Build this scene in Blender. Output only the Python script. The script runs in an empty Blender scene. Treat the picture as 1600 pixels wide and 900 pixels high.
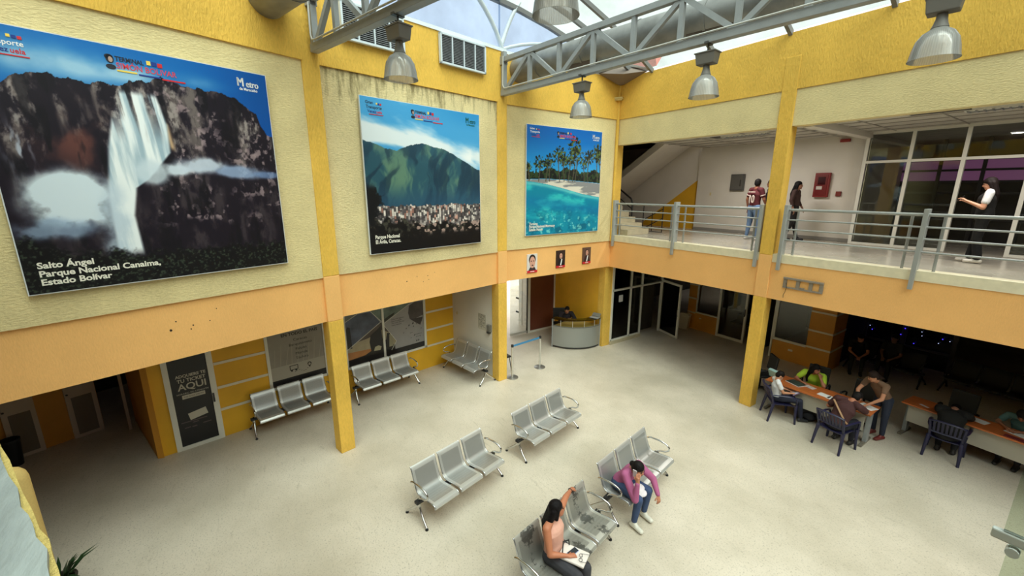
import bpy, bmesh, math, random
import numpy as np
from mathutils import Vector, Matrix, Euler

random.seed(7)
rng = np.random.default_rng(11)
C = bpy.context.scene.collection
SC = bpy.context.scene

# ---------------------------------------------------------------- camera, sky, light, exposure
cam_d = bpy.data.cameras.new('camera')
cam = bpy.data.objects.new('camera', cam_d)
C.objects.link(cam)
SC.camera = cam
CAM = Vector((9.0440, -9.9394, 5.1))
PITCH, ROLL = math.radians(13.257), math.radians(-0.146)
AB = math.radians(34.33603)
_f = Vector((0, math.cos(PITCH), -math.sin(PITCH)))
_r = Vector((1, 0, 0))
_d = _f.cross(_r)
_r2 = math.cos(ROLL) * _r + math.sin(ROLL) * _d
_d2 = -math.sin(ROLL) * _r + math.cos(ROLL) * _d
def _bw(v):
    ex = Vector((math.sin(AB), -math.cos(AB))); ey = Vector((math.cos(AB), math.sin(AB)))
    p = Vector((v.x, v.y))
    return Vector((ex.dot(p), ey.dot(p), v.z))
_R, _D, _F = _bw(_r2), _bw(_d2), _bw(_f)
m = Matrix(((_R.x, -_D.x, -_F.x, CAM.x), (_R.y, -_D.y, -_F.y, CAM.y), (_R.z, -_D.z, -_F.z, CAM.z), (0, 0, 0, 1)))
cam.matrix_world = m
cam_d.sensor_fit = 'HORIZONTAL'
cam_d.sensor_width = 36
cam_d.lens = 650.82 / 1600 * 36
cam_d.clip_start = 0.05
cam_d.clip_end = 300

SC.view_settings.view_transform = 'Standard'
SC.view_settings.look = 'None'
SC.view_settings.gamma = 1
SC.view_settings.use_curve_mapping = False
SC.view_settings.exposure = 0.27
SC.cycles.use_denoising = True
SC.cycles.max_bounces = 9
SC.cycles.diffuse_bounces = 5
SC.cycles.glossy_bounces = 4
SC.cycles.transparent_max_bounces = 16
SC.cycles.sample_clamp_indirect = 6
SC.cycles.caustics_reflective = False
SC.cycles.caustics_refractive = False

SKY_ZENITH, SKY_HORIZON, SUN_E = 1.8, 1.15, 5.9
w = bpy.data.worlds.new('sky')
SC.world = w
w.use_nodes = True
nt = w.node_tree
nt.nodes.clear()
tc = nt.nodes.new('ShaderNodeTexCoord')
sep = nt.nodes.new('ShaderNodeSeparateXYZ')
cr = nt.nodes.new('ShaderNodeMapRange')          # overcast sky: bright overhead, dimmer near the horizon
cr.inputs['From Min'].default_value = 0.30
cr.inputs['From Max'].default_value = 1.0
cr.inputs['To Min'].default_value = SKY_HORIZON
cr.inputs['To Max'].default_value = SKY_ZENITH
bg = nt.nodes.new('ShaderNodeBackground')
bg.inputs['Color'].default_value = (0.99, 0.99, 1.0, 1)
wo = nt.nodes.new('ShaderNodeOutputWorld')
nt.links.new(tc.outputs['Generated'], sep.inputs[0])
nt.links.new(sep.outputs['Z'], cr.inputs['Value'])
nt.links.new(cr.outputs['Result'], bg.inputs['Strength'])
nt.links.new(bg.outputs[0], wo.inputs[0])

sun_d = bpy.data.lights.new('sun_behind_cloud', 'SUN')
sun_d.energy = SUN_E
sun_d.angle = math.radians(62)
sun_d.color = (1.0, 0.97, 0.92)
sun = bpy.data.objects.new('sun_behind_cloud', sun_d)
C.objects.link(sun)
sun.rotation_euler = Vector((.52, -.12, .84)).to_track_quat('Z', 'Y').to_euler()

# ---------------------------------------------------------------- helpers
PI = math.pi
def lin(c):
    return tuple((x / 255 / 12.92) if x / 255 <= 0.04045 else ((x / 255 + 0.055) / 1.055) ** 2.4 for x in c)
MATS = {}
def mat(name, col, rough=0.6, metal=0.0, bump=0.0, bscale=40, var=0.0, vscale=6, stretch=(1, 1, 1), spec=0.5,
        emit=None, estr=0.0, alpha=1.0, coat=0.0, bdist=0.02):
    """procedural principled material: colour, optional noise variation and noise bump (object space)"""
    if name in MATS: return MATS[name]
    M = bpy.data.materials.new(name); M.use_nodes = True
    n = M.node_tree.nodes; l = M.node_tree.links
    b = n['Principled BSDF']
    c = lin(col)
    b.inputs['Base Color'].default_value = (*c, 1)
    b.inputs['Roughness'].default_value = rough
    b.inputs['Metallic'].default_value = metal
    b.inputs['Specular IOR Level'].default_value = spec
    b.inputs['Coat Weight'].default_value = coat
    if emit:
        b.inputs['Emission Color'].default_value = (*lin(emit), 1); b.inputs['Emission Strength'].default_value = estr
    if alpha < 1: b.inputs['Alpha'].default_value = alpha
    if bump or var:
        t = n.new('ShaderNodeTexCoord'); mp = n.new('ShaderNodeMapping')
        mp.inputs['Scale'].default_value = stretch
        l.new(t.outputs['Object'], mp.inputs[0])
    if var:
        no = n.new('ShaderNodeTexNoise'); no.inputs['Scale'].default_value = vscale; no.inputs['Detail'].default_value = 5
        l.new(mp.outputs[0], no.inputs['Vector'])
        r = n.new('ShaderNodeMapRange'); r.inputs['From Min'].default_value = 0.3; r.inputs['From Max'].default_value = 0.7
        r.inputs['To Min'].default_value = 1 - var; r.inputs['To Max'].default_value = 1 + var * 0.6
        l.new(no.outputs[0], r.inputs['Value'])
        mx = n.new('ShaderNodeMix'); mx.data_type = 'RGBA'; mx.blend_type = 'MULTIPLY'
        mx.inputs['Factor'].default_value = 1
        mx.inputs[6].default_value = (*c, 1)
        l.new(r.outputs[0], mx.inputs[7]); l.new(mx.outputs[2], b.inputs['Base Color'])
    if bump:
        nb = n.new('ShaderNodeTexNoise'); nb.inputs['Scale'].default_value = bscale; nb.inputs['Detail'].default_value = 4
        l.new(mp.outputs[0], nb.inputs['Vector'])
        bp = n.new('ShaderNodeBump'); bp.inputs['Strength'].default_value = bump; bp.inputs['Distance'].default_value = bdist
        l.new(nb.outputs[0], bp.inputs['Height']); l.new(bp.outputs[0], b.inputs['Normal'])
    MATS[name] = M
    return M

def glass_mat(name, tint=(225, 235, 230), clear=0.8, rough=0.03, refl=0.5):
    """thin architectural pane: mostly see-through, with fresnel reflection"""
    if name in MATS: return MATS[name]
    M = bpy.data.materials.new(name); M.use_nodes = True
    n = M.node_tree.nodes; l = M.node_tree.links
    n.clear()
    o = n.new('ShaderNodeOutputMaterial')
    tr = n.new('ShaderNodeBsdfTransparent'); tr.inputs[0].default_value = (*[x * clear for x in lin(tint)], 1)
    gl = n.new('ShaderNodeBsdfGlossy'); gl.inputs['Roughness'].default_value = rough
    gl.inputs['Color'].default_value = (refl * 2, refl * 2, refl * 2, 1) if refl < 0.5 else (1, 1, 1, 1)
    fr = n.new('ShaderNodeFresnel'); fr.inputs['IOR'].default_value = 1.5
    mx = n.new('ShaderNodeMixShader')
    l.new(fr.outputs[0], mx.inputs[0]); l.new(tr.outputs[0], mx.inputs[1]); l.new(gl.outputs[0], mx.inputs[2])
    l.new(mx.outputs[0], o.inputs[0])
    MATS[name] = M
    return M

def roof_mat(name, tint, clear, trans):
    """polycarbonate sheet: see-through share `clear`, milky (translucent) share `trans`"""
    if name in MATS: return MATS[name]
    M = bpy.data.materials.new(name); M.use_nodes = True
    n = M.node_tree.nodes; l = M.node_tree.links
    n.clear()
    o = n.new('ShaderNodeOutputMaterial')
    tr = n.new('ShaderNodeBsdfTransparent')
    t = n.new('ShaderNodeTexCoord'); no = n.new('ShaderNodeTexNoise'); no.inputs['Scale'].default_value = 1.1; no.inputs['Detail'].default_value = 6
    l.new(t.outputs['Object'], no.inputs['Vector'])
    mr = n.new('ShaderNodeMapRange'); mr.inputs['From Min'].default_value = .3; mr.inputs['From Max'].default_value = .7
    mr.inputs['To Min'].default_value = clear * .9; mr.inputs['To Max'].default_value = clear * 1.05
    l.new(no.outputs[0], mr.inputs['Value'])
    mxc = n.new('ShaderNodeMix'); mxc.data_type = 'RGBA'; mxc.blend_type = 'MULTIPLY'; mxc.inputs[0].default_value = 1
    mxc.inputs[6].default_value = (*lin(tint), 1); l.new(mr.outputs[0], mxc.inputs[7]); l.new(mxc.outputs[2], tr.inputs[0])
    tl = n.new('ShaderNodeBsdfTranslucent'); tl.inputs[0].default_value = (*[x * .8 for x in lin(tint)], 1)
    mx = n.new('ShaderNodeMixShader'); mx.inputs[0].default_value = trans
    l.new(tr.outputs[0], mx.inputs[1]); l.new(tl.outputs[0], mx.inputs[2]); l.new(mx.outputs[0], o.inputs[0])
    MATS[name] = M
    return M

def frame(d, up=None):
    d = Vector(d).normalized()
    u = Vector(up) if up is not None else Vector((0, 0, 1))
    if abs(d.dot(u.normalized())) > 0.97: u = Vector((1, 0, 0)) if abs(d.x) < 0.9 else Vector((0, 1, 0))
    s = d.cross(u).normalized()
    u = s.cross(d).normalized()
    return s, u, d

class MB:
    """collects shapes into one mesh"""
    def __init__(self): self.v = []; self.f = []; self.fm = []; self.cm = 0; self.ms = []
    def use(self, k): self.cm = k; return self
    def add(self, vs, fs):
        o = len(self.v)
        self.v += [tuple(x) for x in vs]
        for q in fs:
            self.f.append([i + o for i in q]); self.fm.append(self.cm)
        return self
    def box(self, c, s, rz=0.0, rot=None):
        hx, hy, hz = s[0] / 2, s[1] / 2, s[2] / 2
        M = rot if rot is not None else Matrix.Rotation(rz, 3, 'Z')
        P = [Vector(c) + M @ Vector((x, y, z)) for z in (-hz, hz) for x, y in ((-hx, -hy), (hx, -hy), (hx, hy), (-hx, hy))]
        return self.add(P, [(3, 2, 1, 0), (4, 5, 6, 7), (0, 1, 5, 4), (1, 2, 6, 5), (2, 3, 7, 6), (3, 0, 4, 7)])
    def bx(self, x0, x1, y0, y1, z0, z1):
        return self.box(((x0 + x1) / 2, (y0 + y1) / 2, (z0 + z1) / 2), (abs(x1 - x0), abs(y1 - y0), abs(z1 - z0)))
    def bar(self, p, q, w, h, up=None):
        p, q = Vector(p), Vector(q)
        s, u, d = frame(q - p, up)
        P = []
        for e in (p, q):
            for a, b in ((-1, -1), (1, -1), (1, 1), (-1, 1)): P.append(e + s * (a * w / 2) + u * (b * h / 2))
        return self.add(P, [(0, 1, 2, 3), (7, 6, 5, 4), (0, 4, 5, 1), (1, 5, 6, 2), (2, 6, 7, 3), (3, 7, 4, 0)])
    def tube(self, path, r, n=8, closed=False, cap=True, flat=None):
        path = [Vector(p) for p in path]
        R = r if isinstance(r, (list, tuple)) else [r] * len(path)
        m = len(path); P = []; su = None
        for i, p in enumerate(path):
            a = path[(i - 1) % m] if (closed or i > 0) else p
            b = path[(i + 1) % m] if (closed or i < m - 1) else p
            d = (b - a)
            if d.length < 1e-9: d = Vector((0, 0, 1))
            d.normalize()
            if su is None: s, u, _ = frame(d)
            else:
                s = (su - d * su.dot(d))
                if s.length < 1e-6: s, u, _ = frame(d)
                s.normalize(); u = s.cross(d)
            su = s
            for k in range(n):
                t = 2 * PI * k / n
                P.append(p + s * (math.cos(t) * R[i]) + u * (math.sin(t) * R[i] * (flat or 1)))
        F = []
        for i in range(m if closed else m - 1):
            j = (i + 1) % m
            for k in range(n):
                k2 = (k + 1) % n
                F.append((i * n + k, i * n + k2, j * n + k2, j * n + k))
        if cap and not closed:
            F.append(tuple(range(n))[::-1]); F.append(tuple((m - 1) * n + k for k in range(n)))
        return self.add(P, F)
    def lathe(self, prof, n=24, c=(0, 0, 0), closed=False):
        P = []; m = len(prof)
        for r, z in prof:
            for k in range(n):
                t = 2 * PI * k / n
                P.append((c[0] + r * math.cos(t), c[1] + r * math.sin(t), c[2] + z))
        F = [(i * n + k, i * n + (k + 1) % n, ((i + 1) % m) * n + (k + 1) % n, ((i + 1) % m) * n + k) for i in range(m if closed else m - 1) for k in range(n)]
        if not closed:
            if prof[0][0] > 1e-6: F.append(tuple(range(n))[::-1])
            if prof[-1][0] > 1e-6: F.append(tuple((m - 1) * n + k for k in range(n)))
        return self.add(P, F)
    def prism(self, poly, z0, z1):
        """vertical prism over a plan polygon (ccw)"""
        m = len(poly)
        P = [(x, y, z0) for x, y in poly] + [(x, y, z1) for x, y in poly]
        F = [tuple(range(m))[::-1], tuple(range(m, 2 * m))] + [(i, (i + 1) % m, m + (i + 1) % m, m + i) for i in range(m)]
        return self.add(P, F)
    def slab(self, pts, off):
        """polygon in space thickened by vector off"""
        m = len(pts); off = Vector(off)
        P = [Vector(p) for p in pts] + [Vector(p) + off for p in pts]
        F = [tuple(range(m))[::-1], tuple(range(m, 2 * m))] + [(i, (i + 1) % m, m + (i + 1) % m, m + i) for i in range(m)]
        return self.add(P, F)
    def strip(self, A, B, off):
        """thick ruled sheet between polylines A and B"""
        m = len(A); off = Vector(off)
        P = [Vector(p) for p in A] + [Vector(p) for p in B] + [Vector(p) + off for p in A] + [Vector(p) + off for p in B]
        F = []
        for i in range(m - 1):
            F.append((i, i + 1, m + i + 1, m + i)); F.append((2 * m + i, 3 * m + i, 3 * m + i + 1, 2 * m + i + 1))
            F.append((i, 2 * m + i, 2 * m + i + 1, i + 1)); F.append((m + i, m + i + 1, 3 * m + i + 1, 3 * m + i))
        F.append((0, m, 3 * m, 2 * m)); F.append((m - 1, 3 * m - 1, 4 * m - 1, 2 * m - 1)[::1])
        return self.add(P, F)
    def ball(self, c, r, n=10, sc=(1, 1, 1), rot=None):
        rings = max(5, n * 2 // 3)
        P = [Vector((0, 0, -1))]
        for i in range(1, rings):
            a = -PI / 2 + PI * i / rings
            for k in range(n): P.append(Vector((math.cos(a) * math.cos(2 * PI * k / n), math.cos(a) * math.sin(2 * PI * k / n), math.sin(a))))
        P.append(Vector((0, 0, 1)))
        F = [(0, 1 + (k + 1) % n, 1 + k) for k in range(n)]
        for i in range(rings - 2):
            o = 1 + i * n
            F += [(o + k, o + (k + 1) % n, o + n + (k + 1) % n, o + n + k) for k in range(n)]
        o = 1 + (rings - 2) * n
        F += [(o + k, o + (k + 1) % n, len(P) - 1) for k in range(n)]
        Q = []
        for p in P:
            q = Vector((p.x * r * sc[0], p.y * r * sc[1], p.z * r * sc[2]))
            if rot is not None: q = rot @ q
            Q.append(Vector(c) + q)
        return self.add(Q, F)
    def cone(self, p, q, rp, rq, n=10, wx=1.0, side=None):
        """closed rounded limb from p to q with end radii; wx widens across `side`"""
        p, q = Vector(p), Vector(q)
        L = (q - p).length
        if L < 1e-5: return self.ball(p, max(rp, rq), n)
        s, u, d = frame(q - p)
        if side is not None:
            s = Vector(side); s = (s - d * s.dot(d)).normalized(); u = s.cross(d)
        prof = []
        for i in range(4):
            a = PI / 2 * i / 4
            prof.append((rp * math.sin(a), -rp * math.cos(a)))
        for t in (0, .33, .67, 1): prof.append((rp + (rq - rp) * t, L * t))
        for i in range(1, 5):
            a = PI / 2 * i / 4
            prof.append((rq * math.cos(a), L + rq * math.sin(a)))
        prof[0] = (0, -rp); prof[-1] = (0, L + rq)
        P = [p + d * prof[0][1]]
        for r, z in prof[1:-1]:
            for k in range(n):
                t = 2 * PI * k / n
                P.append(p + d * z + s * (r * wx * math.cos(t)) + u * (r * math.sin(t)))
        P.append(p + d * prof[-1][1])
        m = len(prof) - 2
        F = [(0, 1 + k, 1 + (k + 1) % n) for k in range(n)]
        for i in range(m - 1):
            o = 1 + i * n
            F += [(o + k, o + n + k, o + n + (k + 1) % n, o + (k + 1) % n) for k in range(n)]
        o = 1 + (m - 1) * n
        F += [(o + k, len(P) - 1, o + (k + 1) % n) for k in range(n)]
        return self.add(P, F)
    def build(self, name, m=None, parent=None, smooth=None, bevel=0.0, world=False, seg=2):
        me = bpy.data.meshes.new(name)
        vs = self.v
        if world and parent is not None:
            iv = wmat(parent).inverted()
            vs = [tuple(iv @ Vector(p)) for p in vs]
        me.from_pydata(vs, [], self.f)
        bm = bmesh.new(); bm.from_mesh(me)
        bmesh.ops.recalc_face_normals(bm, faces=bm.faces)
        bm.to_mesh(me); bm.free()
        for x in (m if isinstance(m, (list, tuple)) else [m]):
            if x is not None: me.materials.append(x)
        if isinstance(m, (list, tuple)): me.polygons.foreach_set('material_index', self.fm)
        o = bpy.data.objects.new(name, me); C.objects.link(o)
        if parent is not None: o.parent = parent
        if bevel:
            b = o.modifiers.new('edge', 'BEVEL'); b.width = bevel; b.segments = seg; b.limit_method = 'ANGLE'; b.angle_limit = math.radians(40)
        if smooth: shade(me, smooth)
        return o

def shade(me, deg=35):
    me.polygons.foreach_set('use_smooth', [True] * len(me.polygons))
    if deg < 170: me.set_sharp_from_angle(angle=math.radians(deg))

def wmat(o):
    M = o.matrix_basis.copy()
    while o.parent is not None:
        o = o.parent; M = o.matrix_basis @ M
    return M

def tag(o, label=None, cat=None, group=None, kind=None):
    if label: o['label'] = label
    if cat: o['category'] = cat
    if group: o['group'] = group
    if kind: o['kind'] = kind
    return o

def thing(name, label, cat, loc=(0, 0, 0), rz=0.0, group=None):
    o = bpy.data.objects.new(name, None); C.objects.link(o)
    o.location = loc; o.rotation_euler = (0, 0, rz); o.empty_display_size = 0.1
    return tag(o, label, cat, group)

def structure(name, mb, m, label, cat=None, **k):
    o = mb.build(name, m, **k)
    return tag(o, label, cat or name.split('_')[0], kind='structure')

def copy_tree(o, parent=None):
    c = o.copy(); C.objects.link(c); c.parent = parent
    for ch in list(o.children): copy_tree(ch, c)
    return c

def text_mesh(name, s, size, m, parent, M, align='LEFT', depth=0.0, shear=0.0, sx=1.0, bold=0.0, font_gap=1.0):
    """lettering as a mesh; M maps text plane (x right, y up, z out) to parent space"""
    cu = bpy.data.curves.new(name, 'FONT'); cu.body = s; cu.size = size; cu.align_x = align; cu.extrude = depth
    cu.shear = shear; cu.space_character = font_gap; cu.offset = bold; cu.resolution_u = 3
    t = bpy.data.objects.new(name + '_tmp', cu); C.objects.link(t)
    dg = bpy.context.evaluated_depsgraph_get()
    me = bpy.data.meshes.new_from_object(t.evaluated_get(dg))
    bpy.data.objects.remove(t); bpy.data.curves.remove(cu)
    me.transform(M @ Matrix.Diagonal((sx, 1, 1, 1)))
    me.materials.clear(); me.materials.append(m)
    me.name = name
    o = bpy.data.objects.new(name, me); C.objects.link(o); o.parent = parent
    return o

def join_mesh(name, obs, m, parent):
    """several lettering meshes into one"""
    vs, fs, off = [], [], 0
    for o in obs:
        vs += [tuple(v.co) for v in o.data.vertices]; fs += [[i + off for i in p.vertices] for p in o.data.polygons]; off = len(vs)
        me = o.data; bpy.data.objects.remove(o); bpy.data.meshes.remove(me)
    me = bpy.data.meshes.new(name); me.from_pydata(vs, [], fs); me.materials.append(m)
    o = bpy.data.objects.new(name, me); C.objects.link(o); o.parent = parent
    return o

def wallframe(P, t, n):
    """matrix for a wall: x along t, y up, z along n (out of the wall)"""
    t = Vector((t[0], t[1], 0)).normalized(); n = Vector((n[0], n[1], 0)).normalized()
    return Matrix(((t.x, 0, n.x, P[0]), (t.y, 0, n.y, P[1]), (0, 1, 0, P[2]), (0, 0, 0, 1)))
# ---------------------------------------------------------------- materials of the building
def stucco(name, col, stretch=(1, 1, 1), bump=0.6, scale=55, dirt=0.0, fine=0.08):
    M = bpy.data.materials.new(name); M.use_nodes = True
    n = M.node_tree.nodes; l = M.node_tree.links; b = n['Principled BSDF']
    b.inputs['Roughness'].default_value = 0.85; b.inputs['Specular IOR Level'].default_value = 0.2
    t = n.new('ShaderNodeTexCoord'); mp = n.new('ShaderNodeMapping'); mp.inputs['Scale'].default_value = stretch
    l.new(t.outputs['Object'], mp.inputs[0])
    no = n.new('ShaderNodeTexNoise'); no.inputs['Scale'].default_value = scale; no.inputs['Detail'].default_value = 5; no.inputs['Roughness'].default_value = .6
    l.new(mp.outputs[0], no.inputs['Vector'])
    bp = n.new('ShaderNodeBump'); bp.inputs['Strength'].default_value = bump; bp.inputs['Distance'].default_value = 0.02
    l.new(no.outputs[0], bp.inputs['Height']); l.new(bp.outputs[0], b.inputs['Normal'])
    nv = n.new('ShaderNodeTexNoise'); nv.inputs['Scale'].default_value = 1.6; nv.inputs['Detail'].default_value = 4
    l.new(t.outputs['Object'], nv.inputs['Vector'])
    ad = n.new('ShaderNodeMath'); ad.operation = 'ADD'; l.new(no.outputs[0], ad.inputs[0]); l.new(nv.outputs[0], ad.inputs[1])
    mr = n.new('ShaderNodeMapRange'); mr.inputs['From Min'].default_value = .6; mr.inputs['From Max'].default_value = 1.4
    mr.inputs['To Min'].default_value = 1 - fine * 2; mr.inputs['To Max'].default_value = 1 + fine
    l.new(ad.outputs[0], mr.inputs['Value'])
    mx = n.new('ShaderNodeMix'); mx.data_type = 'RGBA'; mx.blend_type = 'MULTIPLY'; mx.inputs[0].default_value = 1
    mx.inputs[6].default_value = (*lin(col), 1); l.new(mr.outputs[0], mx.inputs[7])
    out = mx.outputs[2]
    if dirt:      # rain stains running down from the top of the panel
        m2 = n.new('ShaderNodeMapping'); m2.inputs['Scale'].default_value = (3.2, 3.2, .55); l.new(t.outputs['Object'], m2.inputs[0])
        nd = n.new('ShaderNodeTexNoise'); nd.inputs['Scale'].default_value = 1.7; nd.inputs['Detail'].default_value = 9; nd.inputs['Roughness'].default_value = .7
        l.new(m2.outputs[0], nd.inputs['Vector'])
        sp = n.new('ShaderNodeSeparateXYZ'); l.new(t.outputs['Object'], sp.inputs[0])
        hz = n.new('ShaderNodeMapRange'); hz.inputs['From Min'].default_value = 6.2; hz.inputs['From Max'].default_value = 7.1
        hz.inputs['To Min'].default_value = -.12; hz.inputs['To Max'].default_value = .13; l.new(sp.outputs['Z'], hz.inputs['Value'])
        a2 = n.new('ShaderNodeMath'); a2.operation = 'ADD'; l.new(nd.outputs[0], a2.inputs[0]); l.new(hz.outputs[0], a2.inputs[1])
        md = n.new('ShaderNodeMapRange'); md.inputs['From Min'].default_value = .56; md.inputs['From Max'].default_value = .72; md.inputs['To Max'].default_value = dirt
        l.new(a2.outputs[0], md.inputs['Value'])
        m3 = n.new('ShaderNodeMix'); m3.data_type = 'RGBA'; l.new(md.outputs[0], m3.inputs[0]); l.new(out, m3.inputs[6]); m3.inputs[7].default_value = (*lin((92, 78, 40)), 1)
        out = m3.outputs[2]
    l.new(out, b.inputs['Base Color'])
    return M

CREAM = stucco('cream_stucco', (230, 212, 160), (.7, .7, 1.7), bump=.7, scale=30, dirt=.0, fine=.10)
CREAM_STAINED = stucco('stained_cream_stucco', (230, 213, 164), (.7, .7, 1.6), bump=.9, scale=30, dirt=.75, fine=.11)
YELLOW = stucco('yellow_stucco', (238, 192, 88), (1.5, 1.5, .5), bump=.9, scale=28, fine=.11)
ORANGE = stucco('orange_stucco', (247, 190, 120), (1.6, 1.6, .5), bump=.28, scale=42, fine=.05)
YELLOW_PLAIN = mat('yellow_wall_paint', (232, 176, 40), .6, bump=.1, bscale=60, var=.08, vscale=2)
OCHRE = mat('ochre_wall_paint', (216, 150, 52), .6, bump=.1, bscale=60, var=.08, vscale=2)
WHITE_WALL = mat('white_wall_paint', (222, 216, 206), .7, var=.05, vscale=1.5, bump=.08, bscale=50)
WHITE_ALU = mat('white_aluminium', (226, 224, 214), .35)
WHITE_TRIM = mat('white_trim_paint', (228, 218, 196), .6)
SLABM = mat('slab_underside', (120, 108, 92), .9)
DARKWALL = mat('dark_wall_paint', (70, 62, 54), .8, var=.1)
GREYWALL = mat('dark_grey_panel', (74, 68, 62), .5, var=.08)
STEEL = mat('grey_painted_steel', (150, 153, 154), .4, var=.08, vscale=8)
RAILM = mat('grey_railing_paint', (158, 160, 158), .35)
GLASS = glass_mat('clear_glass', (244, 248, 245), .96)
DARK_GLASS = glass_mat('smoked_glass', (228, 226, 220), .95)
CEIL = mat('ceiling_tiles', (196, 190, 180), .8, var=.08, vscale=3)

def terrazzo(name, base, dark, rough, k=1.0):
    M = bpy.data.materials.new(name); M.use_nodes = True
    n = M.node_tree.nodes; l = M.node_tree.links; b = n['Principled BSDF']
    t = n.new('ShaderNodeTexCoord')
    def noise(s, d, r=.55, st=None):
        x = n.new('ShaderNodeTexNoise'); x.inputs['Scale'].default_value = s; x.inputs['Detail'].default_value = d; x.inputs['Roughness'].default_value = r
        if st:
            mp = n.new('ShaderNodeMapping'); mp.inputs['Scale'].default_value = st; mp.inputs['Rotation'].default_value = (0, 0, .35); l.new(t.outputs['Object'], mp.inputs[0]); l.new(mp.outputs[0], x.inputs['Vector'])
        else: l.new(t.outputs['Object'], x.inputs['Vector'])
        return x.outputs[0]
    def ramp(v, a, c, lo, hi):
        x = n.new('ShaderNodeMapRange'); x.inputs['From Min'].default_value = a; x.inputs['From Max'].default_value = c
        x.inputs['To Min'].default_value = lo; x.inputs['To Max'].default_value = hi; l.new(v, x.inputs['Value']); return x.outputs[0]
    def mix(f, a, c, mode='MIX'):
        x = n.new('ShaderNodeMix'); x.data_type = 'RGBA'; x.blend_type = mode
        if isinstance(f, float): x.inputs[0].default_value = f
        else: l.new(f, x.inputs[0])
        for i, q in ((6, a), (7, c)):
            if isinstance(q, tuple): x.inputs[i].default_value = (*lin(q), 1)
            else: l.new(q, x.inputs[i])
        return x.outputs[2]
    chips = mix(ramp(noise(44, 4, .75), .56, .66, 0, .75 * k), base, dark)
    chips = mix(ramp(noise(21, 5, .7), .60, .72, 0, .6 * k), chips, (112, 104, 86))
    worn = mix(ramp(noise(.55, 6, .62), .38, .66, 0, .42), chips, (150, 140, 118))
    streak = mix(ramp(noise(2.2, 8, .7, (1, 4.5, 1)), .58, .76, 0, .4), worn, (120, 108, 88))
    l.new(streak, b.inputs['Base Color'])
    r = ramp(noise(.8, 5), .35, .7, rough - .08, rough + .15); l.new(r, b.inputs['Roughness'])
    b.inputs['Specular IOR Level'].default_value = .45
    return M
FLOORM = terrazzo('terrazzo', (213, 202, 186), (88, 80, 68), .42, .85)
TILEM = terrazzo('upper_floor_tile', (186, 180, 168), (140, 134, 124), .22, .25)

# ---------------------------------------------------------------- floor, slabs, outer shell
P3, P2, P1, P0 = (0.01, 0.0), (0.02, -4.08), (1.02, -8.46), (2.95, -14.4)
structure('floor', MB().bx(-9, 17, -19, 15, -.2, 0), FLOORM, 'speckled cream terrazzo floor of the ground level hall', 'floor')
sl = MB()
sl.prism([(-8.7, -18.7), (2.7, -18.7), (2.7, -14.3), (.84, -8.45), (-.18, -4.1), (-.18, 0), (-2.95, 0), (-2.95, -4.6), (-8.7, -4.6)], 2.85, 3.55)
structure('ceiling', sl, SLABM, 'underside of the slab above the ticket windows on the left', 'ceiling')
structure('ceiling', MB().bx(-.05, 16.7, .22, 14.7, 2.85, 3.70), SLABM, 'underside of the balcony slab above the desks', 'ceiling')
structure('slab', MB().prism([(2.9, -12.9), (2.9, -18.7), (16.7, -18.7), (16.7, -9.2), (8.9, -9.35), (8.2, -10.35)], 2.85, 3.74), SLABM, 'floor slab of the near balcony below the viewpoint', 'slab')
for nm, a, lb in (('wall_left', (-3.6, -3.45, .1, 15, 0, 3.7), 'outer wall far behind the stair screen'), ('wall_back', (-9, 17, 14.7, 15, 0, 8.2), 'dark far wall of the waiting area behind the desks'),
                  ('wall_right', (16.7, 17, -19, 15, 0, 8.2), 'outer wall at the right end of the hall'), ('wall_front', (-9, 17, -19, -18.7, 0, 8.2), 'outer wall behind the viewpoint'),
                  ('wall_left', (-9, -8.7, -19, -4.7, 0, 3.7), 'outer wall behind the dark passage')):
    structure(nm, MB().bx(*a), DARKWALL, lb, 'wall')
nb = MB()
for a, c in (((2.4, -13.6), (9.2, -10.9)), ((9.2, -10.9), (16.7, -10.2))):
    d = Vector((c[0] - a[0], c[1] - a[1])).normalized(); q = (-d.y * -.25, d.x * -.25)
    nb.prism([a, (a[0] + q[0], a[1] + q[1]), (c[0] + q[0], c[1] + q[1]), c], 6.4, 8.3)
structure('ceiling', MB().prism([(2.3, -13.7), (9.2, -11.0), (16.7, -10.3), (16.7, -18.7), (2.3, -18.7)][::-1], 6.5, 6.6), CEIL, 'white ceiling over the near balcony behind the viewpoint', 'ceiling')
structure('wall_front', nb, YELLOW, 'yellow upper wall band over the near balcony', 'wall')

# ---------------------------------------------------------------- left wall: three facets
def band(mb, P, Q, z0, z1, off, th=.25):
    d = Vector((Q[0] - P[0], Q[1] - P[1])).normalized(); n = Vector((-d.y, d.x))
    a = Vector(P) + n * off; b = Vector(Q) + n * off
    mb.prism([tuple(a - n * th), tuple(b - n * th), tuple(b), tuple(a)], z0, z1)
    return mb
SEGS = [((0.012, 0.0), (0.022, -4.05)), ((0.105, -4.05), (1.005, -8.53)), ((1.055, -8.42), (2.95, -14.35))]
ZA, ZL, ZT, ZD, ZC, ZE = 7.11, 3.555, 3.736, 6.40, 2.73, 8.2
for i, (P, Q) in enumerate(SEGS):
    w_ = ('beside the corner', 'in the middle', 'nearest the viewpoint')[i]
    mb = MB(); band(mb, P, Q, ZL, ZA, 0, .24); mb.use(1); band(mb, P, Q, ZA, ZE, .03, .28)
    structure('wall_left', mb, [CREAM_STAINED if i == 1 else CREAM, YELLOW], 'cream and yellow upper left wall facet ' + w_, 'wall')
    mb = MB(); band(mb, P, Q, ZC, ZL, -.035, .3)
    o = structure('beam', mb, ORANGE, 'orange beam below the upper left wall facet ' + w_, 'beam')
cap = MB()
for P, Q in SEGS: band(cap, P, Q, ZE, ZE + .07, .05, .3)
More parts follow.
